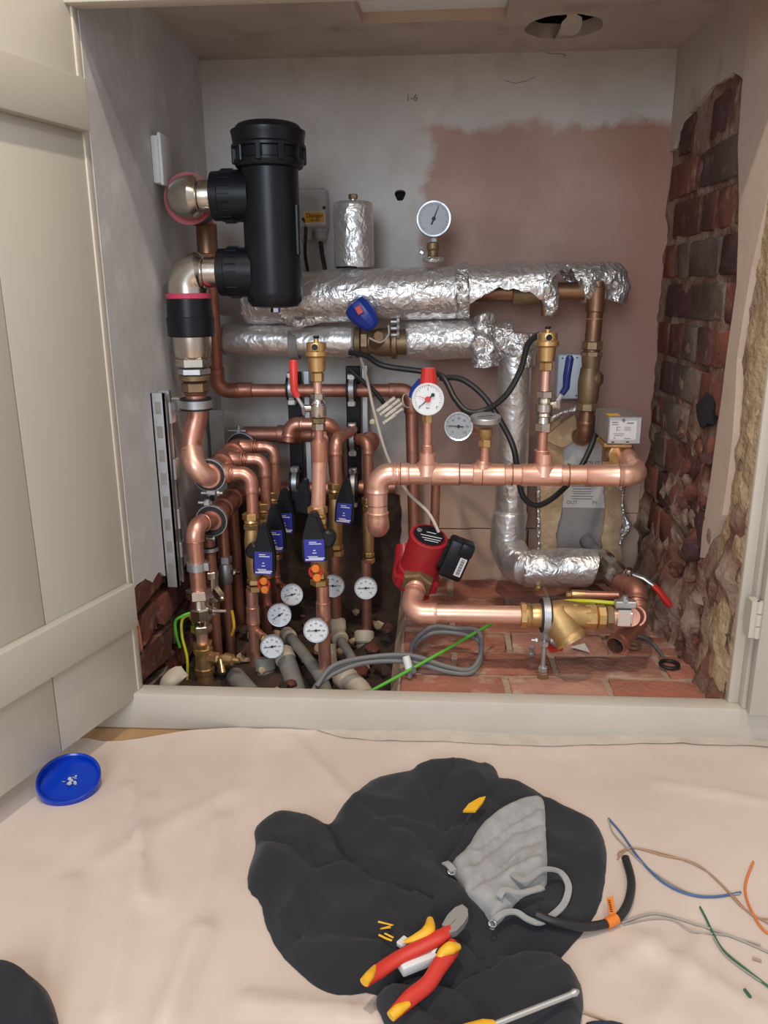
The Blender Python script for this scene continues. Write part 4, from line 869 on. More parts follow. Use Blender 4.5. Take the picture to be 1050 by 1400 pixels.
shell(FT, A, B, .059, -2.0, 2.0, .04, 26, 'foil', 'torn_foil')
shell(FT, at(738, 392, .52), at(800, 395, .52), .058, -1.7, 1.9, .10, 40, 'foilc', 'torn_foil', .25)
MB().cyl(at(640, 400, .53), at(805, 398, .53), .021, 20).build('pipe', K['cubr'], FT); sleeve(FT, (700, 402, .53), (750, 400, .53), .027, 'dbr')
MB().cyl(at(747, 405, .50), at(747, 432, .50), .012, 14).build('stub', K['cubr'], FT)
foiltube(FT, [at(740, 385, .50), at(752, 402, .485), at(754, 420, .48), at(750, 432, .48)], .03, .30, 40, 'foilc', 'foil_flap', 30, .005, (.034, .010))
foiltube(FT, [at(792, 392, .52), at(815, 380, .53), at(838, 378, .53), at(846, 395, .53), at(840, 412, .53)], .03, .22, 40, 'foilc', 'foil_hood', 36, .006, (.040, .024))
for k, (px, py) in enumerate(((620, 470), (845, 412))): pass
# standing foil cylinder
t = thing('air_separator', 'upright foil wrapped cylinder with brass cap on the upper insulated pipe', 'air separator', tuple(at(483, 362, .54)))
A = at(483, 366, .55); B = at(484, 276, .55); A.x = B.x = (A.x+B.x)/2
L = B.z-A.z; mb = MB(); mb.lathe(A, Z, [(L*i/30, .047) for i in range(29)]+[(L*.985, .045), (L, .038)], 56)
mb.v = [v_+ (V((v_.x-A.x, v_.y-A.y, 0)))*(.030*fbm(v_, 30, 4)) for v_ in mb.v]; mb.build('foil_wrap', K['foil'], t, ang=1.6)
lath(t, B-Z*.002, Z, [(0, .020), (.004, .019), (.005, .008), (.010, .008)], 'zn', 'cap_plate', 24); nut(t, B+Z*.006, B+Z*.017, .011, 'dbr')
MB().tube([at(460, 366, .49), at(478, 365, .48), at(488, 366, .48)], .0025, 8).build('cable_tie', K['blk'], t)
# silver gauge on top of upper pipe
gauge((593, 299, .50), (0, -1, .04), .0400, math.radians(68), 'large silver rimmed gauge standing above the upper foil pipe', name='pressure_gauge', cat='gauge', face='gdial', rim='zn', depth=.02, big=True)
t = thing('gauge_tap', 'tarnished gauge tap below the silver rimmed gauge', 'tap', tuple(at(592, 358, .52)))
x = at(592, 340, .52).x; hz = lambda py: V((x, .515, at(592, py, .515).z))
nut(t, hz(334), hz(325), .010, 'zn'); lath(t, hz(354), Z, [(0, .016), (.008, .012), (.018, .012), (.022, .015), (.034, .014), (.038, .008)], 'dbr', 'tap_body'); MB().torus(hz(355), Z, .020, .006, 20, 6).build('foil_collar', K['foilc'], t); MB().box(hz(345)+V((-.026, 0, 0)), (.012, .006, .010), Matrix.Rotation(.6, 3, 'Y'), .002).build('tap_key', K['zn'], t)
# lower foil pipe with flanged valve, elbow down and foil bend
LT = thing('insulated_pipe', 'lower foil wrapped pipe left of the blue handled brass valve', 'insulated pipe', tuple(at(400, 468, .52)))
foiltube(LT, [at(308, 464, .56), at(486, 467, .54)], .0385, .03, 26, 'foils'); MB().hollow(at(397, 468, .55), X, .022, .0415, .038, 40).build('grey_strap', K['greyp'], LT)
MB().tube(spline([at(385, 432, .50), at(402, 442, .50), at(420, 440, .50), at(448, 432, .50)], 5), [.010]*16, 10, wob=lambda q: .5*fbm(q, 60, 3)).build('foil_scrap', K['foilc'], LT)
vt = thing('flanged_valve', 'tarnished brass flanged valve between lower foil pipes', 'valve', tuple(at(520, 470, .54)))
cv = at(520, 468, .54); lath(vt, at(486, 468, .54), X, [(0, .036), (.012, .038), (.014, .030), (.04, .028), (.06, .034), (.085, .034), (.09, .040), (.10, .041), (.102, .03), (.125, .03)], 'dbr', 'valve_body', 32); nut(vt, at(494, 468, .54)+V((0, -.0, 0)), at(504, 468, .54), .038, 'dbr', 'nut', 8)
MB().lathe(cv+V((-.01, -.02, .0)), V((.3, -1, .5)), [(0, .018), (.03, .016), (.04, .012)], 16).build('bonnet', K['dbr'], vt)
for k in range(3): p = at(546, 440+9*k, .50); bolt(vt, p, -X, .0045, .02, 'zn', 'flange_bolt')
hb = thing('valve_handle', 'chunky blue plastic valve handle with a red mark, above brass flanged valve', 'handle', tuple(at(502, 435, .45)))
c0_, c1_ = at(486, 418, .46), at(515, 452, .45); ax = (c1_-c0_).normalized()
mb = MB(); mb.lathe(c0_-ax*.008, ax, [(0, .018), (.004, .028), (.018, .032), (.040, .029), (.060, .024), (.070, .017), (.074, .010)], 10, sq=.8); mb.build('grip', K['blue'], hb, ang=.35)
MB().box(at(491, 424, .418), (.014, .003, .018), Matrix.Rotation(-.5, 3, 'Y'), .001).build('red_mark', K['red'], hb)
MB().tube(spline([at(505, 462, .46), at(520, 468, .46), at(531, 458, .46), at(531, 445, .47)], 5), .0022, 8).build('wire_seal', K['wwht'], hb)
RTg = thing('insulated_pipe', 'lower foil wrapped pipe that turns down right of brass valve to a thick foil bend', 'insulated pipe', tuple(at(700, 640, .5)))
foiltube(RTg, [at(556, 466, .54), at(655, 462, .54)], .0475, .035, 26, 'foil')
cc = at(697, 464, .54); foiltube(RTg, [at(650, 464, .54), cc+V((.005, 0, 0))], .048, .10, 34, 'foilc', 'foil_elbow', 48, .006)
foiltube(RTg, [at(662, 430, .50), at(664, 470, .475), at(664, 498, .48)], .018, .55, 45, 'foilc', 'foil_ruff', 30, .005, (.020, .034))
foiltube(RTg, [at(712, 455, .53), at(708, 500, .53)], .040, .10, 34, 'foilc', 'foil_elbow', 40, .006)
foiltube(RTg, [at(704, 485, .53), at(697, 735, .53)], .0400, .02, 20, 'foils')
foiltube(RTg, [at(697, 700, .53), at(693, 745, .52), at(706, 772, .47), at(722, 777, .44)], .044, .04, 28, 'foils', 'foil_elbow')
foiltube(RTg, [at(716, 777, .44), at(806, 776, .43), at(810, 777, .43)], .0470, .06, 30, 'foil', 'foil_bend')
MB().lathe(at(735, 800, .41), V((0, -1, -.3)), [(0, .008), (.016, .008), (.018, .005)], 6).build('drain_plug', K['brd'], RTg)
# ------------------------------------------------------------------ brown copper drop at the right
t = thing('brown_pipe', 'brown tarnished copper pipe with cast tee hanging from foil hood at right', 'pipe', tuple(at(800, 600, .52)))
pa, pb = at(817, 385, .51), at(799, 605, .50)
pt = lambda py: pa.lerp(pb, (py-385)/220)
MB().cyl(pa, pt(480), .0185, 22).build('pipe', K['cubr'], t); sleeve(t, pt(392), pt(425), .0215, 'cubr'); MB().torus(pt(434), Z, .0185, .0014, 24, 6).build('bead', K['cub'], t)
nut(t, pt(476), pt(464), .026, 'dbr', 'nut', 8); nut(t, pt(485), pt(478), .026, 'dbr', 'nut', 8, .4)
lath(t, pt(500), Z, [(0, .020), (.03, .023)], 'dbr', 'neck'); lath(t, pt(550), Z, [(0, .020), (.01, .024), (.05, .026), (pt(500).z-pt(550).z, .021)], 'dbr', 'valve_body')
MB().lathe(pt(515), V((1, -.6, 0)), [(0, .018), (.025, .018), (.03, .012)], 20).build('side_boss', K['dbr'], t); nut(t, pt(560), pt(549), .026, 'dbr', 'nut', 8)
pipe(t, [pt(558), pt(602), pt(602)+V((-.004, .09, .0))], .017, 'cubr', 'cubr', sl=1.0)
# control box on the wall behind
t = thing('wall_box', 'pale grey square control box on the wall behind the blue lever', 'box', tuple(at(778, 545, .68)))
A = at(764, 485, .66); B = at(795, 546, .66); MB().bb((A.x, .66, B.z), (B.x, .714, A.z), .005, 3).build('enclosure', mat('pale_blue_grey_plastic', (.76, .86, .95), .5), t)
for px, py in ((769, 490), (789, 489), (768, 541), (788, 541)): MB().lathe(at(px, py, .6595), -Y_, [(0, .0025), (.001, .002)], 10).build('screw', K['gink'], t)
# danger junction box
t = thing('junction_box', 'grey electrical box with yellow Danger label behind the black filter', 'junction box', tuple(at(430, 312, .68)))
A = at(400, 257, .655); B = at(447, 312, .655); MB().bb((A.x, .66, B.z), (B.x, .714, A.z), .008, 3).build('enclosure', K['jbox'], t); MB().bb((A.x+.003, .655, B.z+.004), (B.x-.002, .661, A.z-.003), .003, 2).build('lid', K['jbox'], t)
MB().lathe(at(443, 284, .655), -Y_, [(-.002, .004), (.0006, .004)], 16).build('screw', K['ink'], t)
a, b = at(415, 288.5, .6545), at(445, 306.5, .6545); l0 = MB().bb((a.x, .6536, b.z), (b.x, .6552, a.z)).build('label_border', K['paper'], t)
a, b = at(416.5, 290.5, .6540), at(443.5, 304, .6540); l1 = MB().bb((a.x, .6529, b.z), (b.x, .6537, a.z)).build('warning_label', K['yel'], l0)
text(l0, 'Danger', .0145, at(430.5, 294.8, .6522), X, Z, K['ink']); text(l0, '230 volts', .0072, at(430.5, 300.9, .6522), X, Z, K['ink'])
for px in (419, 438): g0 = at(px, 313, .685); lath(t, V((g0.x, .685, at(px, 330, .685).z)), Z, [(0, .010), (.006, .0155), (.020, .016), (.024, .019), (.033, .019)], 'jbox', 'cable_gland', 12, .4)
def cable(name, pts, r, m, label, cat='cable', group=None, k=8, seg=10):
    pts = spline([A3(p) for p in pts], k); o = MB().tube(pts, r, seg).build(name, K[m]); tag(o, label, cat, group); return o
cable('power_cable', [(438, 326, .685), (440, 345, .69), (445, 372, .69)], .0055, 'cable', 'thick black cable below the right gland of Danger box')
cable('power_cable', [(414, 298, .655), (418, 310, .66), (417, 345, .68), (421, 372, .69)], .0042, 'cable', 'thin black cable from the Danger box down to foil pipe')
# strut channels with rubber lined clamps at centre back
def strutset(px, y0, y1, yy, cl, label):
    A = at(px, y0, yy); B = at(px, y1, yy); t = thing('clamp_rail', label, 'clamp rail', tuple(B)); x = A.x
    MB().bb((x-.018, yy-.018, B.z), (x+.018, yy+.004, A.z), .002).build('rail', K['blk'], t)
    MB().bb((x+.022, yy+.005, B.z), (x+.034, yy+.03, A.z)).build('back_channel', K['zn'], t, smooth=False)
    for (p0, p1) in cl:
        z0, z1 = at(px, p0, yy-.06).z, at(px, p1, yy-.06).z; zm = (z0+z1)/2; R0 = abs(z0-z1)/2-.006; c = V((x, yy-.045, zm))
        MB().hollow(c-X*.013, X, .026, R0+.002, R0-.005, 28).build('rubber_liner', K['rub'], t); MB().hollow(c-X*.006, X, .012, R0+.004, R0+.0008, 28).build('clamp_band', K['zn'], t)
        for zz_ in (z0, z1): MB().box(V((x, yy-.055, zz_)), (.020, .022, .014), None, .002).build('lug', K['zn'], t); MB().lathe(V((x, yy-.066, zz_)), -Y_, [(0, .0062), (.003, .0062)], 6).build('bolt_head', K['ni'], t)
    return t
strutset(483, 500, 715, .62, ((515, 552), (582, 620), (644, 690)), 'dark upright clamp rail with three ring clamps at centre back')
strutset(403, 508, 700, .62, ((513, 550), (642, 680)), 'dark upright clamp rail behind the red lever')
t = thing('return_bend', 'copper bend curving down left of the central clamp rail', 'pipe', tuple(at(459, 640, .50)))
c = at(459, 601, .42); pipe(t, [V((at(482, 600, .56).x, .56, c.z)), V((c.x, .42, c.z)), V((c.x, .42, at(459, 662, .42).z))], .0130, 'cu', sl=.9, Rf=1.9)
t = thing('return_bend', 'copper bend curving down right of the central clamp rail', 'pipe', tuple(at(505, 640, .52)))
c = at(503, 603, .52); pipe(t, [V((at(484, 603, .56).x, .56, c.z)), V((c.x, .52, c.z)), V((c.x, .52, at(503, 682, .52).z))], .0130, 'cud', sl=.9, Rf=1.6)
c = at(509, 604, .545); lath(t, V((c.x-.02, .56, c.z)), V((.6, -.8, 0)), [(0, .02), (.02, .026), (.028, .026), (.034, .014)], 'cud', 'reducer')
t = thing('back_pipe', 'dull horizontal copper pipe low behind the clamp rails', 'pipe', tuple(at(440, 660, .6)))
MB().cyl(at(300, 672, .58), at(540, 665, .60), .018, 18).build('pipe', K['cud'], t)
t = thing('back_pipe', 'dull upright copper pipe beneath the right of pressure gauge', 'pipe', tuple(at(594, 700, .55)))
MB().cyl(at(596, 655, .50), at(594, 726, .50), .0115, 18).build('pipe', K['cud'], t)
# ------------------------------------------------------------------ plate heat exchanger in torn insulation
HE = thing('heat_exchanger', 'plate heat exchanger with paper label inside torn tan insulation', 'heat exchanger', tuple(at(795, 755, .6)))
a, b = at(762, 596, .60), at(826, 762, .60)
MB().bb((a.x, .600, b.z), (b.x, .68, a.z), .006, 2).build('plate_pack', K['plate'], HE)
lab = MB().bb((a.x+.006, .5985, at(795, 694, .6).z), (b.x-.004, .6005, a.z-.004)).build('paper_label', K['paper'], HE)
for s_, px, py, sz_ in (('IN', 781, 637, .017), ('OUT', 811, 634, .017), ('OUT', 782, 687, .013), ('IN', 813, 687, .013)): text(lab, s_, sz_, at(px, py, .5978), X, Z, K['gink'])
mb = MB()
for k, py in enumerate((665, 668.5, 672, 675, 678.5, 682)):
    p = at(796, py, .5982); mb.box(p, ((.055, .048, .05, .045, .056, .05)[k], .0004, .0018))
mb.build('small_print', K['gink'], lab, smooth=False)
def slab(P_, th, yy, m, name, parent, amp=.006):
    P2 = densify([(at(x, y, yy).x, at(x, y, yy).z) for x, y in P_], .008, True, .0016); vs, fs = fill2d(P2, .012); n = len(vs)
    mb = MB(); bd = len(P2); mb.add([(x, yy+amp*fbm((x, 0, z), 22), z) for x, z in vs]+[(x, yy+th+amp*fbm((x, 3, z), 22), z) for x, z in vs], fs+[tuple(n+i for i in f[::-1]) for f in fs]+[(i, (i+1) % bd, (i+1) % bd+n, i+n) for i in range(bd)])
    return mb.build(name, K[m], parent, ang=1.2)
slab([(740, 580), (765, 572), (770, 600), (770, 640), (768, 700), (760, 730), (762, 752), (740, 760), (736, 700), (738, 640)], .07, .585, 'tan', 'insulation_side', HE)
slab([(824, 625), (852, 640), (853, 690), (848, 742), (850, 770), (826, 768), (822, 742), (828, 700)], .07, .585, 'tan', 'insulation_side', HE)
slab([(742, 600), (772, 575), (786, 568), (792, 600), (768, 612)], .03, .57, 'tan', 'insulation_flap', HE)
for pts, r in (([(738, 590, .575), (736, 640, .575), (736, 700, .575), (737, 752, .575)], .004), ([(742, 584, .57), (765, 566, .56), (790, 558, .555)], .006), ([(851, 668, .575), (852, 700, .575), (855, 722, .57), (848, 745, .57)], .005)):
    foiltube(HE, [A3(p) for p in pts], r, .7, 60, 'foilc', 'foil_edge', 10, .004)
foiltube(HE, [at(849, 663, .55), at(853, 675, .55)], .012, .5, 50, 'foilc', 'foil_tab', 14, .003, (.011, .004)); foiltube(HE, [at(853, 705, .56), at(860, 719, .555), at(852, 730, .56)], .008, .5, 50, 'foilc', 'foil_tab', 14, .003, (.006, .010))
# motorised valve
t = thing('motorised_valve', 'silver motor valve box with printed label above the right end of header', 'valve', tuple(at(853, 620, .34)))
a, b = at(832, 570, .31), at(875, 607, .31)
MB().bb((a.x, .31, b.z), (b.x, .312+.14, a.z), .004, 2).build('housing', K['zn'], t); MB().bb((a.x, .306, b.z), (b.x, .311, a.z), .002).build('front_plate', K['zn'], t)
q0, q1 = at(835, 575.5, .3055), at(869, 601.5, .3055); lb = MB().bb((q0.x, .3050, q1.z), (q1.x, .3063, q0.z)).build('printed_label', K['paper'], t)
mb = MB()
for (px, py, w_, hh_) in ((841, 577.5, .012, .002), (862, 578.5, .014, .0022), (841, 580.5, .014, .001), (846, 584, .008, .0008), (845, 588, .008, .0008), (843.5, 586, .001, .007), (858, 584, .014, .0006), (858, 586, .014, .0006), (858, 588, .014, .0006), (846, 593, .024, .0007), (846, 595.5, .02, .0007), (858, 599.5, .014, .001), (840, 599, .003, .002)): mb.box(at(px, py, .3044), (w_, .0004, hh_))
mb.build('small_print', K['gink'], lb, smooth=False); MB().lathe(at(853, 574.5, .304), -Y_, [(0, .0035), (.001, .0033)], 12).build('screw', K['gink'], t)
a2_, b2_ = at(832, 568, .33), at(850, 566, .36); MB().bb((a.x+.003, .33, a.z-.0004), (a.x+.03, .36, a.z+.0006)).build('yellow_sticker', K['yel'], t)
for px in (838, 858): MB().bb((at(px, 604, .305).x-.003, .3052, at(px, 604.5, .305).z-.0012), (at(px, 604, .305).x+.003, .3062, at(px, 604.5, .305).z+.0012)).build('vent_slot', K['ink'], t)
c = at(848, 622, .36); MB().bb((a.x-.005, .32, b.z-.012), (b.x-.012, .40, b.z-.001), .003).build('base_plate', K['brd'], t)
lath(t, V((c.x, .345, at(857, 622, .34).z)), V((-.05, 1, .02)), [(0, .026), (.002, .030), (.02, .030), (.024, .024), (.07, .024)], 'brass', 'valve_body', 8, .4); lath(t, c+V((-.03, .03, .0)), X, [(0, .022), (.02, .020)], 'brd', 'side_body')
# pump
t = thing('circulation_pump', 'red circulation pump leaning right with black terminal box', 'pump', tuple(at(567, 790, .26)))
hd = at(587, 732, .185); tl = at(568, 790, .225); ax = (hd-tl).normalized(); L = (hd-tl).length
lath(t, tl+ax*.012, ax, [(0, .047), (.006, .048), (.020, .045), (.022, .0415), (L-.022, .0405), (L-.016, .040), (L-.0125, .036)], 'pump', 'motor_housing', 40)
fc = lath(t, hd-ax*.001, ax, [(-.002, .034), (.001, .033)], 'blk', 'face_plate', 36); u = (X-ax*ax.x).normalized(); w = ax.cross(u)
lath(t, hd-ax*.003, ax, [(0, .0415), (.001, .039), (.0025, .036)], 'pump', 'bezel', 36)
mb = MB()
for s_, l_ in ((-.022, .030), (-.014, .040), (-.004, .046), (.010, .02)): mb.box(hd+w*s_*.9+ax*.0012+u*.004, (l_, .0018, .0004), Matrix((u, w, ax)).transposed())
mb.build('printing', K['wink'], fc, smooth=False); MB().lathe(hd-u*.022+w*.010+ax*.001, ax, [(0, .006), (.0015, .0055)], 16).build('screw', K['zn'], fc)
fl_ = MB(); fl_.lathe(tl-ax*.012, ax, [(0, .036), (.006, .052), (.022, .053), (.028, .047)], 36); fl_.build('volute', K['pump'], t)
mb = MB()
for i in range(4):
    an = math.pi/4+i*math.pi/2; q = tl+ax*.004+(u*math.cos(an)+w*math.sin(an))*.052; MB().lathe(q, ax, [(0, .010), (.022, .009)], 14).build('bolt_lug', K['pump'], t)
MB().lathe(tl-X*.018-Z*.014+Y_*.01, V((-.12, .45, .9)), [(0, .032), (.03, .030), (.07, .021), (.085, .018)], 24).build('inlet_neck', K['pump'], t)
MB().lathe(tl-ax*.01, V((.25, -.5, -1)), [(-.02, .04), (.02, .030), (.045, .024)], 24).build('outlet_neck', K['pump'], t)
tb = Matrix((u, ax, w)).transposed(); cb = at(623, 763, .195)
ux = (V((math.cos(.38), 0, -math.sin(.38)))).normalized(); az = V((math.sin(.38), 0, math.cos(.38))); RB = Matrix((ux, Y_, az)).transposed()
MB().box(cb, (.052, .050, .086), RB, .007, 2).box(cb-ux*.030, (.02, .036, .060), RB, .004).box(cb+ux*.012+az*.030-Y_*.006, (.030, .048, .030), RB, .006, 2).build('terminal_box', K['blk'], t)
st = MB().box(cb+ux*.013-az*.008-Y_*.0256, (.015, .001, .042), RB).build('barcode_label', K['paper'], t); mb = MB()
for i in range(17): 
    v_ = -.0175+.035*i/16; mb.box(cb+ux*.013-az*(.008-v_)-Y_*.0263, (.008, .0003, .0006+.0009*((i*7) % 3)/2), RB)
mb.build('barcode', K['ink'], st, smooth=False)
# union nut, elbow, lower copper pipe
LY = .10
t = thing('pump_outlet_pipe', 'bright copper elbow and pipe from the pump to the brass strainer', 'pipe', tuple(at(640, 840, LY)))
pz_ = at(560, 838, LY).z; ce_ = V((at(560, 838, LY).x, LY, pz_)); e0 = at(569, 800, .175)
pipe(t, [e0, ce_, V((at(716, 841, LY).x, LY, pz_))], .0185, 'cub', 'cub', sl=1.4, fit=1.16, Rf=1.4)
dd_ = (ce_-e0).normalized(); q = e0+dd_*.004; MB().torus(q+dd_*.006, dd_, .0195, .002).torus(q+dd_*.011, dd_, .0205, .002).build('bead', K['cub'], t)
nut(t, e0-dd_*.022, e0+dd_*.004, .036, 'dbr', 'union_nut', 6, .2)
# coupling, strainer, clip
LX = lambda px: V((at(px, 841, LY).x, LY, pz_))
t = thing('strainer', 'brass Y strainer with angled cap in the low copper pipe at right', 'strainer', tuple(LX(780)))
nut(t, LX(711), LX(720), .026, 'brass', 'nut', 8); lath(t, LX(719), X, [(0, .022), (.006, .025), (.012, .022), (.020, .024), (.03, .024)], 'brass', 'coupling')
lath(t, LX(734), X, [(0, .022), (.010, .026), (.05, .033), (.075, .030), (.09, .026), (.105, .026)], 'brd', 'body', 32)
dY = V((.55, -.45, -.85)).normalized(); s0 = LX(765)-V((.012, 0, -.01)); lath(t, s0, dY, [(0, .030), (.03, .033), (.055, .031), (.058, .033), (.066, .033), (.070, .026)], 'brd', 'basket_housing', 32); lath(t, s0+dY*.066, dY, [(0, .034), (.006, .033)], 'brass', 'cap_ring', 32)
MB().lathe(LX(785)+V((0, -.004, .02)), Z, [(0, .009), (.010, .008)], 14).build('test_boss', K['brd'], t)
nut(t, LX(797), LX(816), .027, 'brass', 'union_nut', 8); nut(t, LX(816), LX(828), .024, 'brass', 'nut', 8, .4)
nut(t, LX(828), LX(838), .023, 'dbr', 'nut', 8)
t = thing('copper_pipe', 'short copper stub with bonding clip right of the strainer', 'pipe', tuple(LX(845))); MB().cyl(LX(832), LX(862), .0175, 22).build('pipe', K['cub'], t)
t = thing('bonding_clip', 'shiny steel earth bonding clip on the copper stub right of strainer', 'clip', tuple(LX(850)))
MB().hollow(LX(846), X, .022, .0215, .0185, 30).build('band', K['chrome'], t); MB().box(LX(853)+V((0, -.004, .030)), (.042, .018, .014), None, .002).build('screw_block', K['zn'], t); bolt(t, LX(853)+V((-.002, -.006, .036)), Z, .005, .012); MB().box(LX(853)+V((-.004, -.0215, .006)), (.026, .002, .034), None, .0005).build('face_strip', K['chrome'], t)
t = thing('pipe_hanger', 'steel ring clamp on a threaded rod holding the pipe beside the strainer', 'clamp', tuple(at(741, 940, .12)))
clampring(t, LX(746), X, .0245, 'zn', .016)
rz = LX(746); bt = 0; MB().cyl(rz-Z*.036, V((rz.x, LY, .07)), .0048, 12).build('threaded_rod', K['zn'], t)
nut(t, rz-Z*.050, rz-Z*.034, .010, 'zn', 'nut'); nut(t, rz-Z*.068, rz-Z*.056, .010, 'zn', 'nut'); nut(t, V((rz.x, LY, .078)), V((rz.x, LY, .090)), .010, 'zn'); nut(t, V((rz.x, LY, .055)), V((rz.x, LY, .078)), .012, 'dbr', 'foot')
bolt(t, rz+V((-.016, -.012, -.050)), -X, .0035, .012); bolt(t, rz+V((.010, -.012, -.050)), X, .0035, .012)
# thin pipe with brass end, tees at the right
t = thing('thin_pipe', 'thin copper pipe with brass end cap above the strainer', 'pipe', tuple(at(800, 813, .25)))
z_ = at(800, 813, .25).z; LL = lambda px: V((at(px, 813, .25).x, .25, z_)); MB().cyl(LL(800), LL(845), .0085, 16).build('pipe', K['cu'], t); lath(t, LL(781), X, [(0, .009), (.004, .0105), (.03, .0095)], 'brass', 'end_body'); nut(t, LL(774), LL(781), .007, 'brass')
t = thing('riser_pipe', 'reddish copper tee and upright pipe behind the bonding clip', 'pipe', tuple(at(866, 880, .25)))
pipe(t, [at(848, 796, .30), at(870, 806, .24), at(870, 842, .20), LX(862)], .0195, 'cud', 'cud', sl=.6, Rf=1.2, fit=1.18)
t = thing('open_pipe_end', 'short copper pipe with open dark end pointing to the front under the clip', 'pipe', tuple(at(842, 882, .18)))
A = at(841, 883, .115); B = at(872, 850, .20); ax = (B-A).normalized(); MB().lathe(A, ax, [(.03, .0178), (0, .0178), (0, .020), ((B-A).length, .021)], 28, cap=False).build('pipe', K['cud'], t); MB().lathe(A+ax*.03, ax, [(0, .018), (.001, .017)], 24).build('pipe_bore', K['void'], t)
MB().hollow(A+ax*.014, ax, .022, .0228, .0198).build('coupling', K['cud'], t)
t = thing('lever_valve', 'nickel lever valve with red grip pointing right, above the brick floor', 'valve', tuple(at(825, 780, .40)))
A = at(812, 752, .50); B = at(852, 797, .35); ax = (B-A).normalized(); LLn = (B-A).length
MB().cyl(A-ax*.05, A+ax*.03, .017, 18).build('tail_pipe', K['gink'], t); lath(t, A+ax*.03, ax, [(0, .018), (.01, .026), (.03, .028), (.04, .024), (.06, .026), (.08, .030), (LLn-.04, .030), (LLn-.03, .027)], 'ni', 'valve_body', 12, .4)
MB().torus(B-ax*.012, ax, .026, .003).build('seal_ring', K['zn'], t)
c = at(858, 782, .33); MB().lathe(c-Z*.02, V((.1, -.2, 1)), [(0, .013), (.02, .012), (.03, .008)], 16).build('spindle', K['ni'], t)
MB().tube([c, at(868, 786, .32), at(880, 790, .31), at(898, 803, .30)], [.006, .007, .008, .007], 10, flat=.6).build('lever_arm', K['zn'], t)
MB().tube([at(893, 800, .30), at(901, 808, .295), at(914, 825, .285), at(917, 829, .283)], [.0085, .0105, .0115, .007], 12, flat=.7).build('lever_grip', K['red'], t)
t = thing('tap', 'small steel tap with red plastic handle lying under the strainer', 'tap', tuple(at(760, 885, .15)))
MB().cyl(at(754, 872, .15), at(764, 882, .14), .012, 14).build('tap_body', K['zn'], t); MB().tube([at(748, 878, .15), at(757, 888, .13), at(768, 887, .12)], [.010, .012, .008], 10, flat=.5).build('tap_handle', K['red'], t)
# ------------------------------------------------------------------ cables inside the cupboard
cable('control_cable', [(478, 482, .50), (500, 486, .48), (525, 500, .46), (580, 508, .46), (605, 515, .43), (622, 545, .40), (640, 563, .38), (665, 560, .38), (692, 540, .37), (712, 505, .37), (722, 470, .36), (738, 457, .34)], .0068, 'cable', 'black cable sweeping from brass valve past the red cap up to the right air vent')
cable('control_cable', [(602, 517, .44), (630, 518, .42), (660, 540, .40), (684, 575, .38), (702, 612, .36), (708, 650, .36), (716, 680, .36), (735, 691, .37), (762, 676, .40), (790, 645, .45), (812, 600, .47), (815, 570, .46)], .0068, 'cable', 'black cable looping under the header from the red cap to motor valve')
cable('control_cable', [(478, 505, .55), (500, 525, .55), (512, 535, .55), (525, 552, .54), (530, 565, .5)], .0055, 'cable', 'short black cable crossing the clamp rail to the white clips')
cable('white_flex', [(493, 488, .50), (502, 520, .48), (512, 565, .44), (530, 625, .36), (555, 670, .27), (585, 700, .22), (600, 728, .20)], .0036, 'wwht', 'thin white flex running down from the brass valve to the pump')
t = thing('clip_strip', 'strip of white plastic cable clips hanging in front of copper pipe', 'cable clips', tuple(at(535, 560, .45)))
q0, q1 = at(515, 574, .45), at(553, 545, .45); dx_ = (q1-q0)
Rk = Matrix.Rotation(-math.atan2(dx_.z, dx_.x), 3, 'Y'); pn = Rk @ Z
for k in range(4):
    p = q0+dx_*.5+pn*(-.016+.0105*k)+dx_*(.04*((k*3) % 4-1.5)); MB().box(p, (.060-.006*(k % 2), .018, .0085), Rk, .002).box(p+Rk @ V((.018, -.010, .001)), (.018, .008, .006), Rk, .0015).box(p+Rk @ V((-.016, -.010, .0)), (.014, .007, .006), Rk, .0015).build('clip', K['clipw'], t)
MB().torus(at(556, 548, .43), V((1, -.6, .3)), .016, .0015, 20, 5, arc=.8).build('wire_loop', K['wwht'], t)
MB().box(at(510, 577, .44), (.016, .014, .014), None, .004).build('end_clip', K['cream'], t)
for k, (dy, dz_) in enumerate(((0, 0), (.010, .006), (.004, .013))):
    o = V((0, dy, dz_))
    pts = [at(425+k*4, 946, .03), at(455, 922-k*2, .07), at(500, 906, .10), at(560, 905-k, .11), at(610, 918, .10), at(643, 920+k, .10), at(657, 900, .13), at(654, 876-k*3, .17), at(625, 866, .20), at(590, 866-k, .20), at(566, 884, .17), at(562, 905, .13), at(560+k*3, 925, .07)]
    cable('coiled_cable', [p+o*.8 for p in pts], .0052, 'gcab', ('lowest', 'middle', 'uppermost')[k]+' turn of the grey cable coil on the brick floor', group='grey cable coil')
cable('earth_wire', [(505, 946, .03), (560, 916, .08), (615, 885, .13), (655, 862, .18), (672, 853, .22)], .0036, 'egrn', 'bright green earth wire slanting across the coiled grey cable')
t = thing('cable_clip', 'white plastic clip round the grey cable coil', 'clip', tuple(at(558, 910, .1))); MB().tube([at(555, 897, .10), at(557, 905, .095), at(560, 918, .085)], [.008, .009, .008], 12).build('clip_body', K['white'], t); MB().lathe(at(560, 918, .085), V((0, -1, -.5)), [(0, .0075), (.004, .006)], 12).build('clip_screw', K['white'], t)
cable('earth_wire', [(752, 826, .10), (775, 822, .12), (805, 822, .13), (833, 824, .12), (845, 825, .11)], .0042, 'eyel', 'yellow green earth wire running to the bonding clip')
cable('earth_wire', [(286, 812, .22), (272, 832, .20), (250, 842, .18), (240, 850, .18), (241, 868, .18), (246, 885, .19)], .0034, 'egrn', 'green and yellow earth wire curling down at the far left')
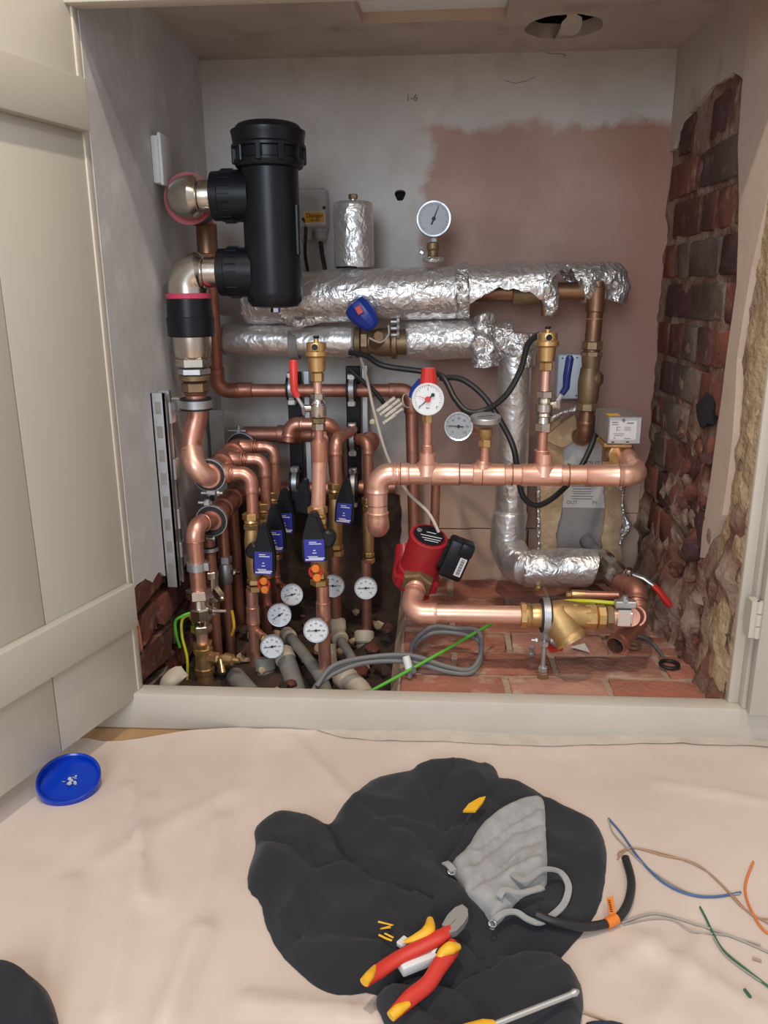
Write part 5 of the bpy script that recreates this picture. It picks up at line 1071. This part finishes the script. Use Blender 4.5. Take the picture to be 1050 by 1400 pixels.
cable('earth_wire', [(284, 814, .225), (268, 836, .205), (250, 846, .2), (249, 870, .2), (256, 900, .2), (256, 935, .2)], .0032, 'eyel', 'yellow stripe earth wire hanging beside the brass drain tee')
# cream and grey plastic elbows and pipes at the foot
def plastic(pts, r, m, label, cups=()):
    t = thing('plastic_pipe', label, 'plastic pipe', tuple(A3(pts[0]))); P_ = [A3(p) for p in pts]; MB().tube(spline(P_, 5), r, 18).build('pipe', K[m], t)
    for (i, rr, mm) in cups:
        a = P_[i]; b = P_[i+1] if i+1 < len(P_) else P_[i-1]; d = (b-a).normalized(); lath(t, a-d*.01, d, [(0, rr*.9), (.004, rr), (.028, rr), (.032, rr*.85)], mm, 'socket', 22)
plastic([(393, 868, .36), (415, 893, .25), (440, 930, .14), (448, 950, .09)], .013, 'greyp', 'grey plastic pipe slanting down beside the left thermometers', ((0, .019, 'cream'),))
plastic([(362, 905, .26), (364, 925, .25), (366, 955, .23)], .021, 'greyp', 'grey plastic elbow below the lowest left thermometer', ((0, .024, 'greyp'),))
plastic([(322, 925, .22), (330, 935, .18), (345, 952, .12)], .022, 'greyp', 'grey plastic elbow behind the drain cock', ())
plastic([(388, 895, .28), (396, 915, .24), (408, 955, .16)], .022, 'greyp', 'grey plastic bend at the foot left of centre', ((0, .025, 'cream'),))
plastic([(462, 852, .42), (463, 870, .40), (480, 900, .30), (490, 915, .25)], .013, 'greyp', 'cream topped elbow and grey pipe right of the central pipe', ((0, .020, 'cream'), (1, .021, 'cream')))
plastic([(498, 868, .45), (497, 900, .42), (505, 925, .34)], .020, 'greyp', 'cup shaped plastic sleeve under the right copper drop', ((0, .026, 'cream'),))
plastic([(470, 925, .14), (490, 940, .10), (500, 955, .06)], .022, 'cream', 'stout cream plastic elbow at front by the green wire', ((0, .026, 'cream'),))
plastic([(452, 880, .30), (453, 900, .28), (456, 920, .2)], .013, 'cream', 'cream plastic stub behind the central copper pipe', ())
plastic([(330, 900, .46), (336, 915, .44), (340, 935, .4)], .026, 'greyp', 'wide grey sleeve at the foot of the third copper drop', ())
t = thing('rubble_lump', 'pale plaster lump at the far left foot of the pipes', 'rubble', tuple(at(238, 930, .08))); mb = MB(); mb.add(*rock(at(236, 928, .07), (.03, .022, .016), 2.2)); mb.build('lump', K['cream'], t, ang=.6)
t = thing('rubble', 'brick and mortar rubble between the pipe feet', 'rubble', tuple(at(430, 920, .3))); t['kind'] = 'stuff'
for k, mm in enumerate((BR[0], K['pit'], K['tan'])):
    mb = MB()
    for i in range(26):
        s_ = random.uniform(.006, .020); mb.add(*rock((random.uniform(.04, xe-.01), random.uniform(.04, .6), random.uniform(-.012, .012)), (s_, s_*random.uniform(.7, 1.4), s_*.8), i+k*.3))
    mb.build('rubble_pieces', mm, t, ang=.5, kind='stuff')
# loose bits on the brick floor
FZ = .066
o = MB().torus(gr(915, 910, FZ)+Z*.003, Z, .0185, .0042, 32, 8).build('rubber_ring', K['rub']); tag(o, 'black rubber ring lying on the brick floor at right', 'ring')
cable('metal_rod', [gr(862, 872, FZ)+Z*.006, gr(880, 874, FZ)+Z*.005, gr(895, 885, FZ)+Z*.004, gr(906, 899, FZ)+Z*.004], .0038, 'gink', 'bent dark rod on the bricks behind the rubber ring', 'rod')
q = [gr(780, 887, FZ), gr(799, 882, FZ), gr(806, 894, FZ)]; o = MB().prism([p+Z*.004 for p in q], Z*.001).build('paper_scrap', K['white']); tag(o, 'white triangular paper scrap under the strainer', 'paper')
t = thing('loose_bolt', 'small zinc bolt standing on the bricks left of the threaded rod', 'bolt', tuple(gr(726, 897, FZ))); p = gr(726, 897, FZ); nut(t, p, p+Z*.008, .008, 'zn'); MB().cyl(p+Z*.006, p+Z*.022, .004, 12).build('shank', K['zn'], t); nut(t, p+Z*.018, p+Z*.024, .007, 'zn')
t = thing('brass_ring', 'tarnished brass ring on the floor behind the open pipe end', 'ring', tuple(gr(866, 882, FZ))); MB().torus(gr(866, 886, FZ)+Z*.008, V((0, -.3, 1)), .013, .004).build('ring_body', K['dbr'], t)
cable('yellow_cable', [(317, 835, .30), (319, 845, .30), (320, 858, .30), (317, 868, .31)], .0035, 'yel', 'short bright yellow cable bit behind the second copper drop')
# white socket box on left wall
t = thing('wall_switch', 'white plastic box fixed on the left wall above the nickel elbow', 'switch', (.0, .34, 1.06)); MB().bb((.0, .300, 1.060), (.016, .350, 1.152), .004, 2).build('back_box', K['white'], t); MB().bb((.016, .294, 1.056), (.024, .356, 1.156), .003, 2).build('face_plate', K['white'], t)
# ------------------------------------------------------------------ things on the dust sheet
t = thing('bucket_lid', 'round cobalt blue plastic cap lying on the floor under left door', 'cap', tuple(gr(96, 1076, 0)))
c = gr(97, 1084, 0)+Z*.018; ax = V((.12, -.30, 1)).normalized()
lath(t, c, ax, [(0, .050), (.001, .052), (.014, .0535), (.018, .0530), (.019, .051), (.0165, .0485), (.008, .047), (.0075, .02), (.008, .012)], 'cap', 'cap_body', 48)
mb = MB()
for i in range(9): an = i*.7; mb.add(*rock(c+ax*.009+V((.012*math.cos(an)*(i % 3)/2+.004, .010*math.sin(an), 0)), (.004, .003, .001), i+.2))
mb.build('plaster_specks', K['jbox'], t)
def cloth(parent, poly, base, hmax, creases, m, name, edge=.022, step=.0075, fold=.0060, seed=0.0, top=None, sc=14):
    zq = base+.010; gpz = lambda a_, b_: tuple(gr(a_, b_, zq)[:2]); P_ = smoothpoly([gpz(*p) for p in poly], 1); P_ = densify(P_, .007, True, .0004); vs, fs = fill2d(P_, step)
    cr = [([gpz(*q) for q in c_[0]], c_[1], c_[2]) for c_ in creases]; out = []
    for x, y in vs:
        d = polyd(x, y, P_); e = min(1, d/edge); e = math.sin(e*math.pi/2)
        q = V((x+.03*fbm((x, y, seed), 5), (y+.03*fbm((x, y, seed+3), 5))*.8, seed))
        f_ = 1-abs(fbm(q, sc*.42, 1))*2.6; f2 = 1.7*(.5-min(1, abs(fbm(q+V((3, 1, 0)), sc*.7, 1))*2.6))+.25*fbm(q, sc*1.6, 2)
        h = base + hmax*e*(.55+.45*max(-.3, f_)) + fold*f2*e
        for c_, w, a in cr:
            dd2 = polyd(x, y, c_, False); h += a*math.exp(-(dd2/w)**2)*min(1, e*1.2)
        out.append(V((x, y, sheeth(x, y)+max(h, .0025))))
    n = len(out); bd = len(P_); mb = MB()
    mb.add(out+[V((v.x, v.y, sheeth(v.x, v.y)+.0008)) for v in out[:bd]], fs+[(i, (i+1) % bd, (i+1) % bd+n, i+n) for i in range(bd)])
    return mb.build(name, K[m], parent, ang=2.2)
HD = thing('hoodie', 'crumpled black hoodie with grey lined hood spread on the dust sheet', 'hoodie', tuple(gr(590, 1220, 0)))
cloth(HD, [(640, 1110), (660, 1062), (682, 1064), (700, 1066), (725, 1078), (748, 1096), (790, 1112), (816, 1128), (830, 1160), (828, 1200), (820, 1240), (800, 1270), (770, 1305), (735, 1345), (690, 1370), (600, 1360), (560, 1300), (600, 1200)], .003, .016,
      [([(640, 1075), (700, 1120), (760, 1180)], .010, -.004), ([(750, 1195), (800, 1180)], .012, .005), ([(790, 1125), (790, 1170), (760, 1210)], .008, -.004)], 'black_cloth', 'hood', seed=1.0)
cloth(HD, [(347, 1131), (362, 1118), (380, 1107), (402, 1108), (430, 1116), (447, 1127), (456, 1121), (466, 1102), (490, 1078), (512, 1061), (545, 1056), (575, 1052), (610, 1043), (634, 1040), (648, 1048), (665, 1042), (678, 1050), (684, 1070), (668, 1100), (650, 1130), (625, 1165), (606, 1185), (616, 1203), (634, 1218), (648, 1232), (668, 1248), (672, 1264), (655, 1275), (625, 1262), (600, 1280), (650, 1300), (670, 1340), (640, 1385), (560, 1400), (530, 1372), (510, 1352), (470, 1360), (440, 1352), (415, 1332), (380, 1298), (362, 1262), (357, 1232), (340, 1218), (338, 1195), (348, 1165), (350, 1150)], .004, .030,
      [([(450, 1130), (470, 1175), (540, 1215), (590, 1245)], .006, -.014), ([(425, 1170), (435, 1195), (470, 1185), (500, 1200), (560, 1235)], .005, -.010), ([(350, 1150), (400, 1165), (430, 1200)], .008, -.006), ([(395, 1260), (410, 1290)], .006, -.010), ([(420, 1250), (440, 1290), (520, 1300)], .008, -.008), ([(400, 1310), (470, 1320), (520, 1315)], .008, .008), ([(560, 1060), (590, 1100), (600, 1140)], .010, -.008), ([(628, 1050), (600, 1090)], .006, -.008), ([(640, 1120), (610, 1140), (590, 1170)], .008, -.010), ([(470, 1110), (520, 1150), (560, 1170)], .012, .008), ([(530, 1230), (560, 1290), (600, 1300)], .008, -.008), ([(490, 1160), (530, 1140), (580, 1150)], .008, .006)], 'black_cloth', 'body', seed=2.0, edge=.028)
cloth(HD, [(528, 1400), (512, 1372), (520, 1352), (560, 1340), (610, 1325), (660, 1312), (705, 1306), (745, 1308), (772, 1318), (792, 1340), (798, 1365), (794, 1400), (790, 1440), (560, 1440)], .008, .030,
      [([(540, 1360), (620, 1350), (700, 1318)], .007, -.012), ([(600, 1340), (650, 1380), (660, 1420)], .008, -.008), ([(690, 1330), (720, 1360), (780, 1350)], .010, .006), ([(560, 1380), (600, 1400)], .008, -.01)], 'black_cloth', 'sleeve', seed=4.0)
gl = cloth(HD, [(738, 1090), (745, 1100), (746, 1135), (748, 1175), (748, 1208), (725, 1218), (700, 1238), (684, 1250), (672, 1262), (667, 1240), (652, 1230), (638, 1224), (634, 1206), (622, 1190), (618, 1178), (640, 1160), (652, 1136), (668, 1118), (692, 1104), (715, 1092)], .027, .010,
      [([(650, 1165), (690, 1135), (745, 1105)], .004, -.007), ([(648, 1185), (700, 1140), (746, 1128)], .005, -.008), ([(664, 1205), (705, 1165), (748, 1150)], .005, -.008), ([(640, 1220), (680, 1200), (715, 1180)], .004, -.008), ([(690, 1210), (720, 1190), (747, 1185)], .006, .008), ([(700, 1180), (720, 1160)], .005, .006)], 'grey_cloth', 'hood_lining', seed=6.0, edge=.012, step=.005, fold=.0022, sc=24)
def ribbon(parent, pts, w, m, name, th=.0012):
    P_ = spline(pts, 7); mb = MB(); vs = []
    for i, p in enumerate(P_):
        T = (P_[min(i+1, len(P_)-1)]-P_[max(i-1, 0)]).normalized(); s_ = T.cross(Z).normalized(); vs += [p-s_*w/2, p+s_*w/2, p+s_*w/2+Z*th*2, p-s_*w/2+Z*th*2]
    n = len(P_); fs = [(0, 1, 2, 3), (4*n-4, 4*n-3, 4*n-2, 4*n-1)]
    for i in range(n-1):
        for j in range(4): fs.append((4*i+j, 4*i+4+j, 4*i+4+(j+1) % 4, 4*i+(j+1) % 4))
    mb.add(vs, fs); return mb.build(name, K[m], parent)
O = lambda px, py, z_: onsh(px, py, z_)
ribbon(HD, [O(700, 1196, .040), O(718, 1205, .046), O(742, 1190, .042), O(765, 1193, .030), O(777, 1212, .026), O(772, 1235, .024), O(756, 1252, .024), O(738, 1262, .024), O(722, 1258, .026), O(705, 1248, .030), O(688, 1250, .032), O(672, 1262, .030)], .009, 'grey_cloth', 'drawstring')['label'] = 'pale grey flat drawstring'
ribbon(HD, [O(682, 1228, .040), O(690, 1218, .044), O(712, 1222, .044), O(742, 1214, .038)], .009, 'grey_cloth', 'drawstring')
ribbon(HD, [O(608, 1180, .034), O(614, 1184, .038), O(620, 1192, .036)], .010, 'grey_cloth', 'drawstring_end')
for px, py in ((617, 1192), (673, 1263)): MB().torus(O(px, py, .036), V((.2, -.3, 1)), .0045, .0016, 20, 8).build('eyelet', K['chrome'], HD)
q = [O(x, y, .0385) for x, y in ((633, 1111), (641, 1101), (655, 1093), (664, 1091), (660, 1099), (650, 1111))]
MB().prism([p for p in q], Z*.0035).build('yellow_badge', K['ptool'], HD)
def stroke(parent, pts, w, m, name): return MB().tube([O(*p) for p in pts], w, 8, flat=.5).build(name, K[m], parent)
emb = stroke(HD, [(517, 1260, .041), (537, 1265, .041), (520, 1270, .041), (534, 1268, .041)], .0016, 'ptool', 'embroidery'); 
stroke(HD, [(518, 1278, .040), (528, 1283, .040), (536, 1286, .040)], .0016, 'ptool', 'embroidery'); stroke(HD, [(526, 1276, .040), (538, 1282, .040)], .0014, 'ptool', 'embroidery')
# white connector
t = thing('connector', 'small white plastic connector under the pliers', 'connector', tuple(O(575, 1310, .03)))
c = O(570, 1312, .040); Rk = Matrix.Rotation(.5, 3, 'Z'); MB().box(c, (.050, .024, .014), Rk, .003, 2).box(c+V((.022, .012, .002)), (.014, .014, .016), Rk, .003).build('shell', K['white'], t); MB().lathe(c+V((.024, .006, .004)), V((.6, .4, .5)), [(0, .004), (.008, .0038)], 14).build('socket_hole', K['ink'], t)
MB().box(c+V((-.018, .030, -.004)), (.016, .012, .008), Matrix.Rotation(.9, 3, 'Z'), .002).build('tail', K['white'], t)
# pliers
t = thing('pliers', 'red and yellow handled insulated side cutters lying open on hoodie', 'pliers', tuple(O(600, 1285, .04)))
pv = O(606, 1280, .052)
hd_ = [(604, 1272), (612, 1258), (622, 1248), (632, 1244), (639, 1250), (640, 1259), (634, 1270), (624, 1280), (614, 1284)]
MB().prism([O(x, y, .048) for x, y in hd_[:5]+[(621, 1266), (612, 1276)]], Z*.009).build('jaw', K['steel'], t, ang=.3); MB().prism([O(x, y, .0485) for x, y in [(639, 1250), (640, 1259), (634, 1270), (624, 1280), (614, 1284), (612, 1277), (622, 1266), (633, 1250)]], Z*.009).build('jaw', K['steel'], t, ang=.3)
def hnd(pts, rr, m, name, fl=.75, up_=0.0):
    P_ = spline([O(x, y, z_+up_) for x, y, z_ in pts], 5); n = len(P_); k = len(rr); R0 = [rr[min(int(i/(n-1)*(k-1)), k-2)]*(1-(i/(n-1)*(k-1)) % 1)+rr[min(int(i/(n-1)*(k-1))+1, k-1)]*((i/(n-1)*(k-1)) % 1) if i < n-1 else rr[-1] for i in range(n)]
    return MB().tube(P_, R0, 16, flat=fl).build(name, K[m], t)
hnd([(620, 1268, .052), (600, 1282, .052), (575, 1295, .050), (545, 1310, .048), (515, 1330, .046), (499, 1343, .045)], [.006, .0105, .0100, .0095, .0095, .0065], 'tred', 'handle')
hnd([(612, 1290, .052), (618, 1296, .050), (600, 1322, .048), (585, 1345, .046), (560, 1365, .046), (536, 1388, .045)], [.006, .0105, .0100, .0095, .0095, .0065], 'tred', 'handle')
hnd([(588, 1256, .053), (586, 1272, .055), (570, 1282, .0535), (552, 1288, .050)], [.004, .0085, .006, .002], 'ptool', 'handle_insert', .8)
hnd([(628, 1294, .053), (616, 1296, .057), (604, 1304, .055), (596, 1322, .050)], [.004, .0085, .006, .002], 'ptool', 'handle_insert', .8)
hnd([(513, 1322, .050), (505, 1334, .049), (498, 1343, .047)], [.003, .006, .006], 'ptool', 'handle_tip', .9); hnd([(560, 1372, .049), (545, 1380, .048), (534, 1390, .046)], [.003, .0065, .006], 'ptool', 'handle_tip', .9)
# screwdriver
t = thing('screwdriver', 'screwdriver with long steel shaft and yellow collar on the sleeve', 'screwdriver', tuple(O(730, 1375, .05)))
MB().tube([O(672, 1402, .046), O(780, 1360, .046)], .0034, 14).build('shaft', K['steel'], t); MB().tube([O(780, 1360, .046), O(786, 1357, .046), O(791, 1355, .046)], [.0032, .0046, .002], 12).build('tip', K['steel'], t)
MB().tube([O(676, 1400, .046), O(664, 1405, .046), O(640, 1416, .045), O(580, 1442, .044)], [.0045, .009, .012, .012], 20).build('handle', K['ptool'], t)
# black cable offcut with orange tag
t = thing('cable_offcut', 'curved thick black cable offcut with orange tag on the dust sheet', 'cable', tuple(O(840, 1255, 0)))
MB().tube(spline([O(733, 1250, .030), O(760, 1261, .026), O(800, 1267, .014), O(838, 1259, .007), O(857, 1238, .007), O(863, 1205, .007), O(855, 1173, .007)], 8), .0060, 16).build('sheath', K['cable'], t)
MB().tube([O(829, 1263, .009), O(843, 1256, .009)], .0072, 16).build('tag_loop', K['oran'], t)
q = [O(829, 1228, .016), O(838, 1226, .018), O(842, 1250, .013), O(833, 1252, .013)]; tg = MB().prism(q, Z*.001).build('tag', K['oran'], t); mb = MB()
for i in range(6): a_ = O(833+i*.6, 1231+i*3, .0188-i*.0007); mb.box(a_, (.0035, .0012, .0004))
mb.build('tag_print', K['ink'], tg, smooth=False)
def wire(pts, m, label, r=.0013, z_=.0025): return cable('wire_offcut', [O(x, y, z_) for x, y in pts], r, m, label, 'wire', None, 8, 8)
wire([(832, 1119), (850, 1140), (875, 1175), (905, 1205), (940, 1222), (975, 1226), (1013, 1220)], 'wblue', 'blue wire offcut curving across the sheet right of hoodie', .0016)
wire([(832, 1119), (838, 1138), (858, 1160), (885, 1186), (925, 1212), (960, 1224), (1012, 1222)], 'wgrey', 'thin grey wire offcut lying along the blue one', .0011)
wire([(845, 1170), (848, 1164), (868, 1159), (905, 1169), (950, 1180), (985, 1208), (1015, 1240), (1050, 1262), (1080, 1280)], 'wbrn', 'pale brown wire offcut crossing the blue wire', .0012)
wire([(844, 1175), (856, 1162), (875, 1160), (925, 1172), (965, 1190), (1000, 1222), (1030, 1252), (1060, 1256)], 'wbrn', 'second pale brown wire offcut beside the first one', .0010)
wire([(1030, 1178), (1020, 1205), (1020, 1225), (1030, 1250), (1045, 1272), (1070, 1285)], 'wora', 'orange wire offcut at the right edge', .0018)
wire([(850, 1262), (880, 1251), (905, 1250), (950, 1263), (1000, 1280), (1060, 1306)], 'wgrey', 'grey wire offcut running from the orange tag to right edge', .0015)
wire([(852, 1264), (890, 1256), (920, 1258), (950, 1274), (990, 1278), (1040, 1292)], 'wgrey', 'thinner grey wire offcut looping below the other grey one', .0009)
wire([(957, 1240), (965, 1255), (976, 1278), (990, 1300), (1020, 1325), (1060, 1356)], 'wgrn', 'dark green wire offcut at lower right', .0015)
wire([(975, 1280), (992, 1306), (1030, 1335), (1055, 1350)], 'wgrey', 'thin grey wire offcut alongside the green wire', .0009)
wire([(1018, 1353), (1026, 1363)], 'wgrn', 'tiny green wire piece near the lower right corner', .0020)
wire([(1029, 1310), (1041, 1314)], 'wbrn', 'tiny grey brown wire piece above the tiny green one', .0016)
wire([(794, 1383), (815, 1390), (830, 1396)], 'wbrn', 'short brown wire piece beside the sleeve at the bottom edge', .0012)
def lump(poly, m, name, label, cat, seed, hm=.03):
    t = thing(name, label, cat, tuple(gr(*poly[0], 0))); cloth(t, poly, .003, hm, [], m, 'fabric', seed=seed); return t
lump([(-60, 1345), (0, 1326), (34, 1327), (50, 1345), (66, 1362), (78, 1385), (84, 1430), (-60, 1440)], 'black_cloth', 'black_garment', 'dark garment at the bottom left corner', 'garment', 8.0, .035)
lump([(795, 1420), (798, 1400), (815, 1395), (845, 1396), (865, 1408), (870, 1430), (800, 1440)], 'navy', 'navy_garment', 'navy fabric edge peeking at bottom edge right of the sleeve', 'garment', 9.0, .02)
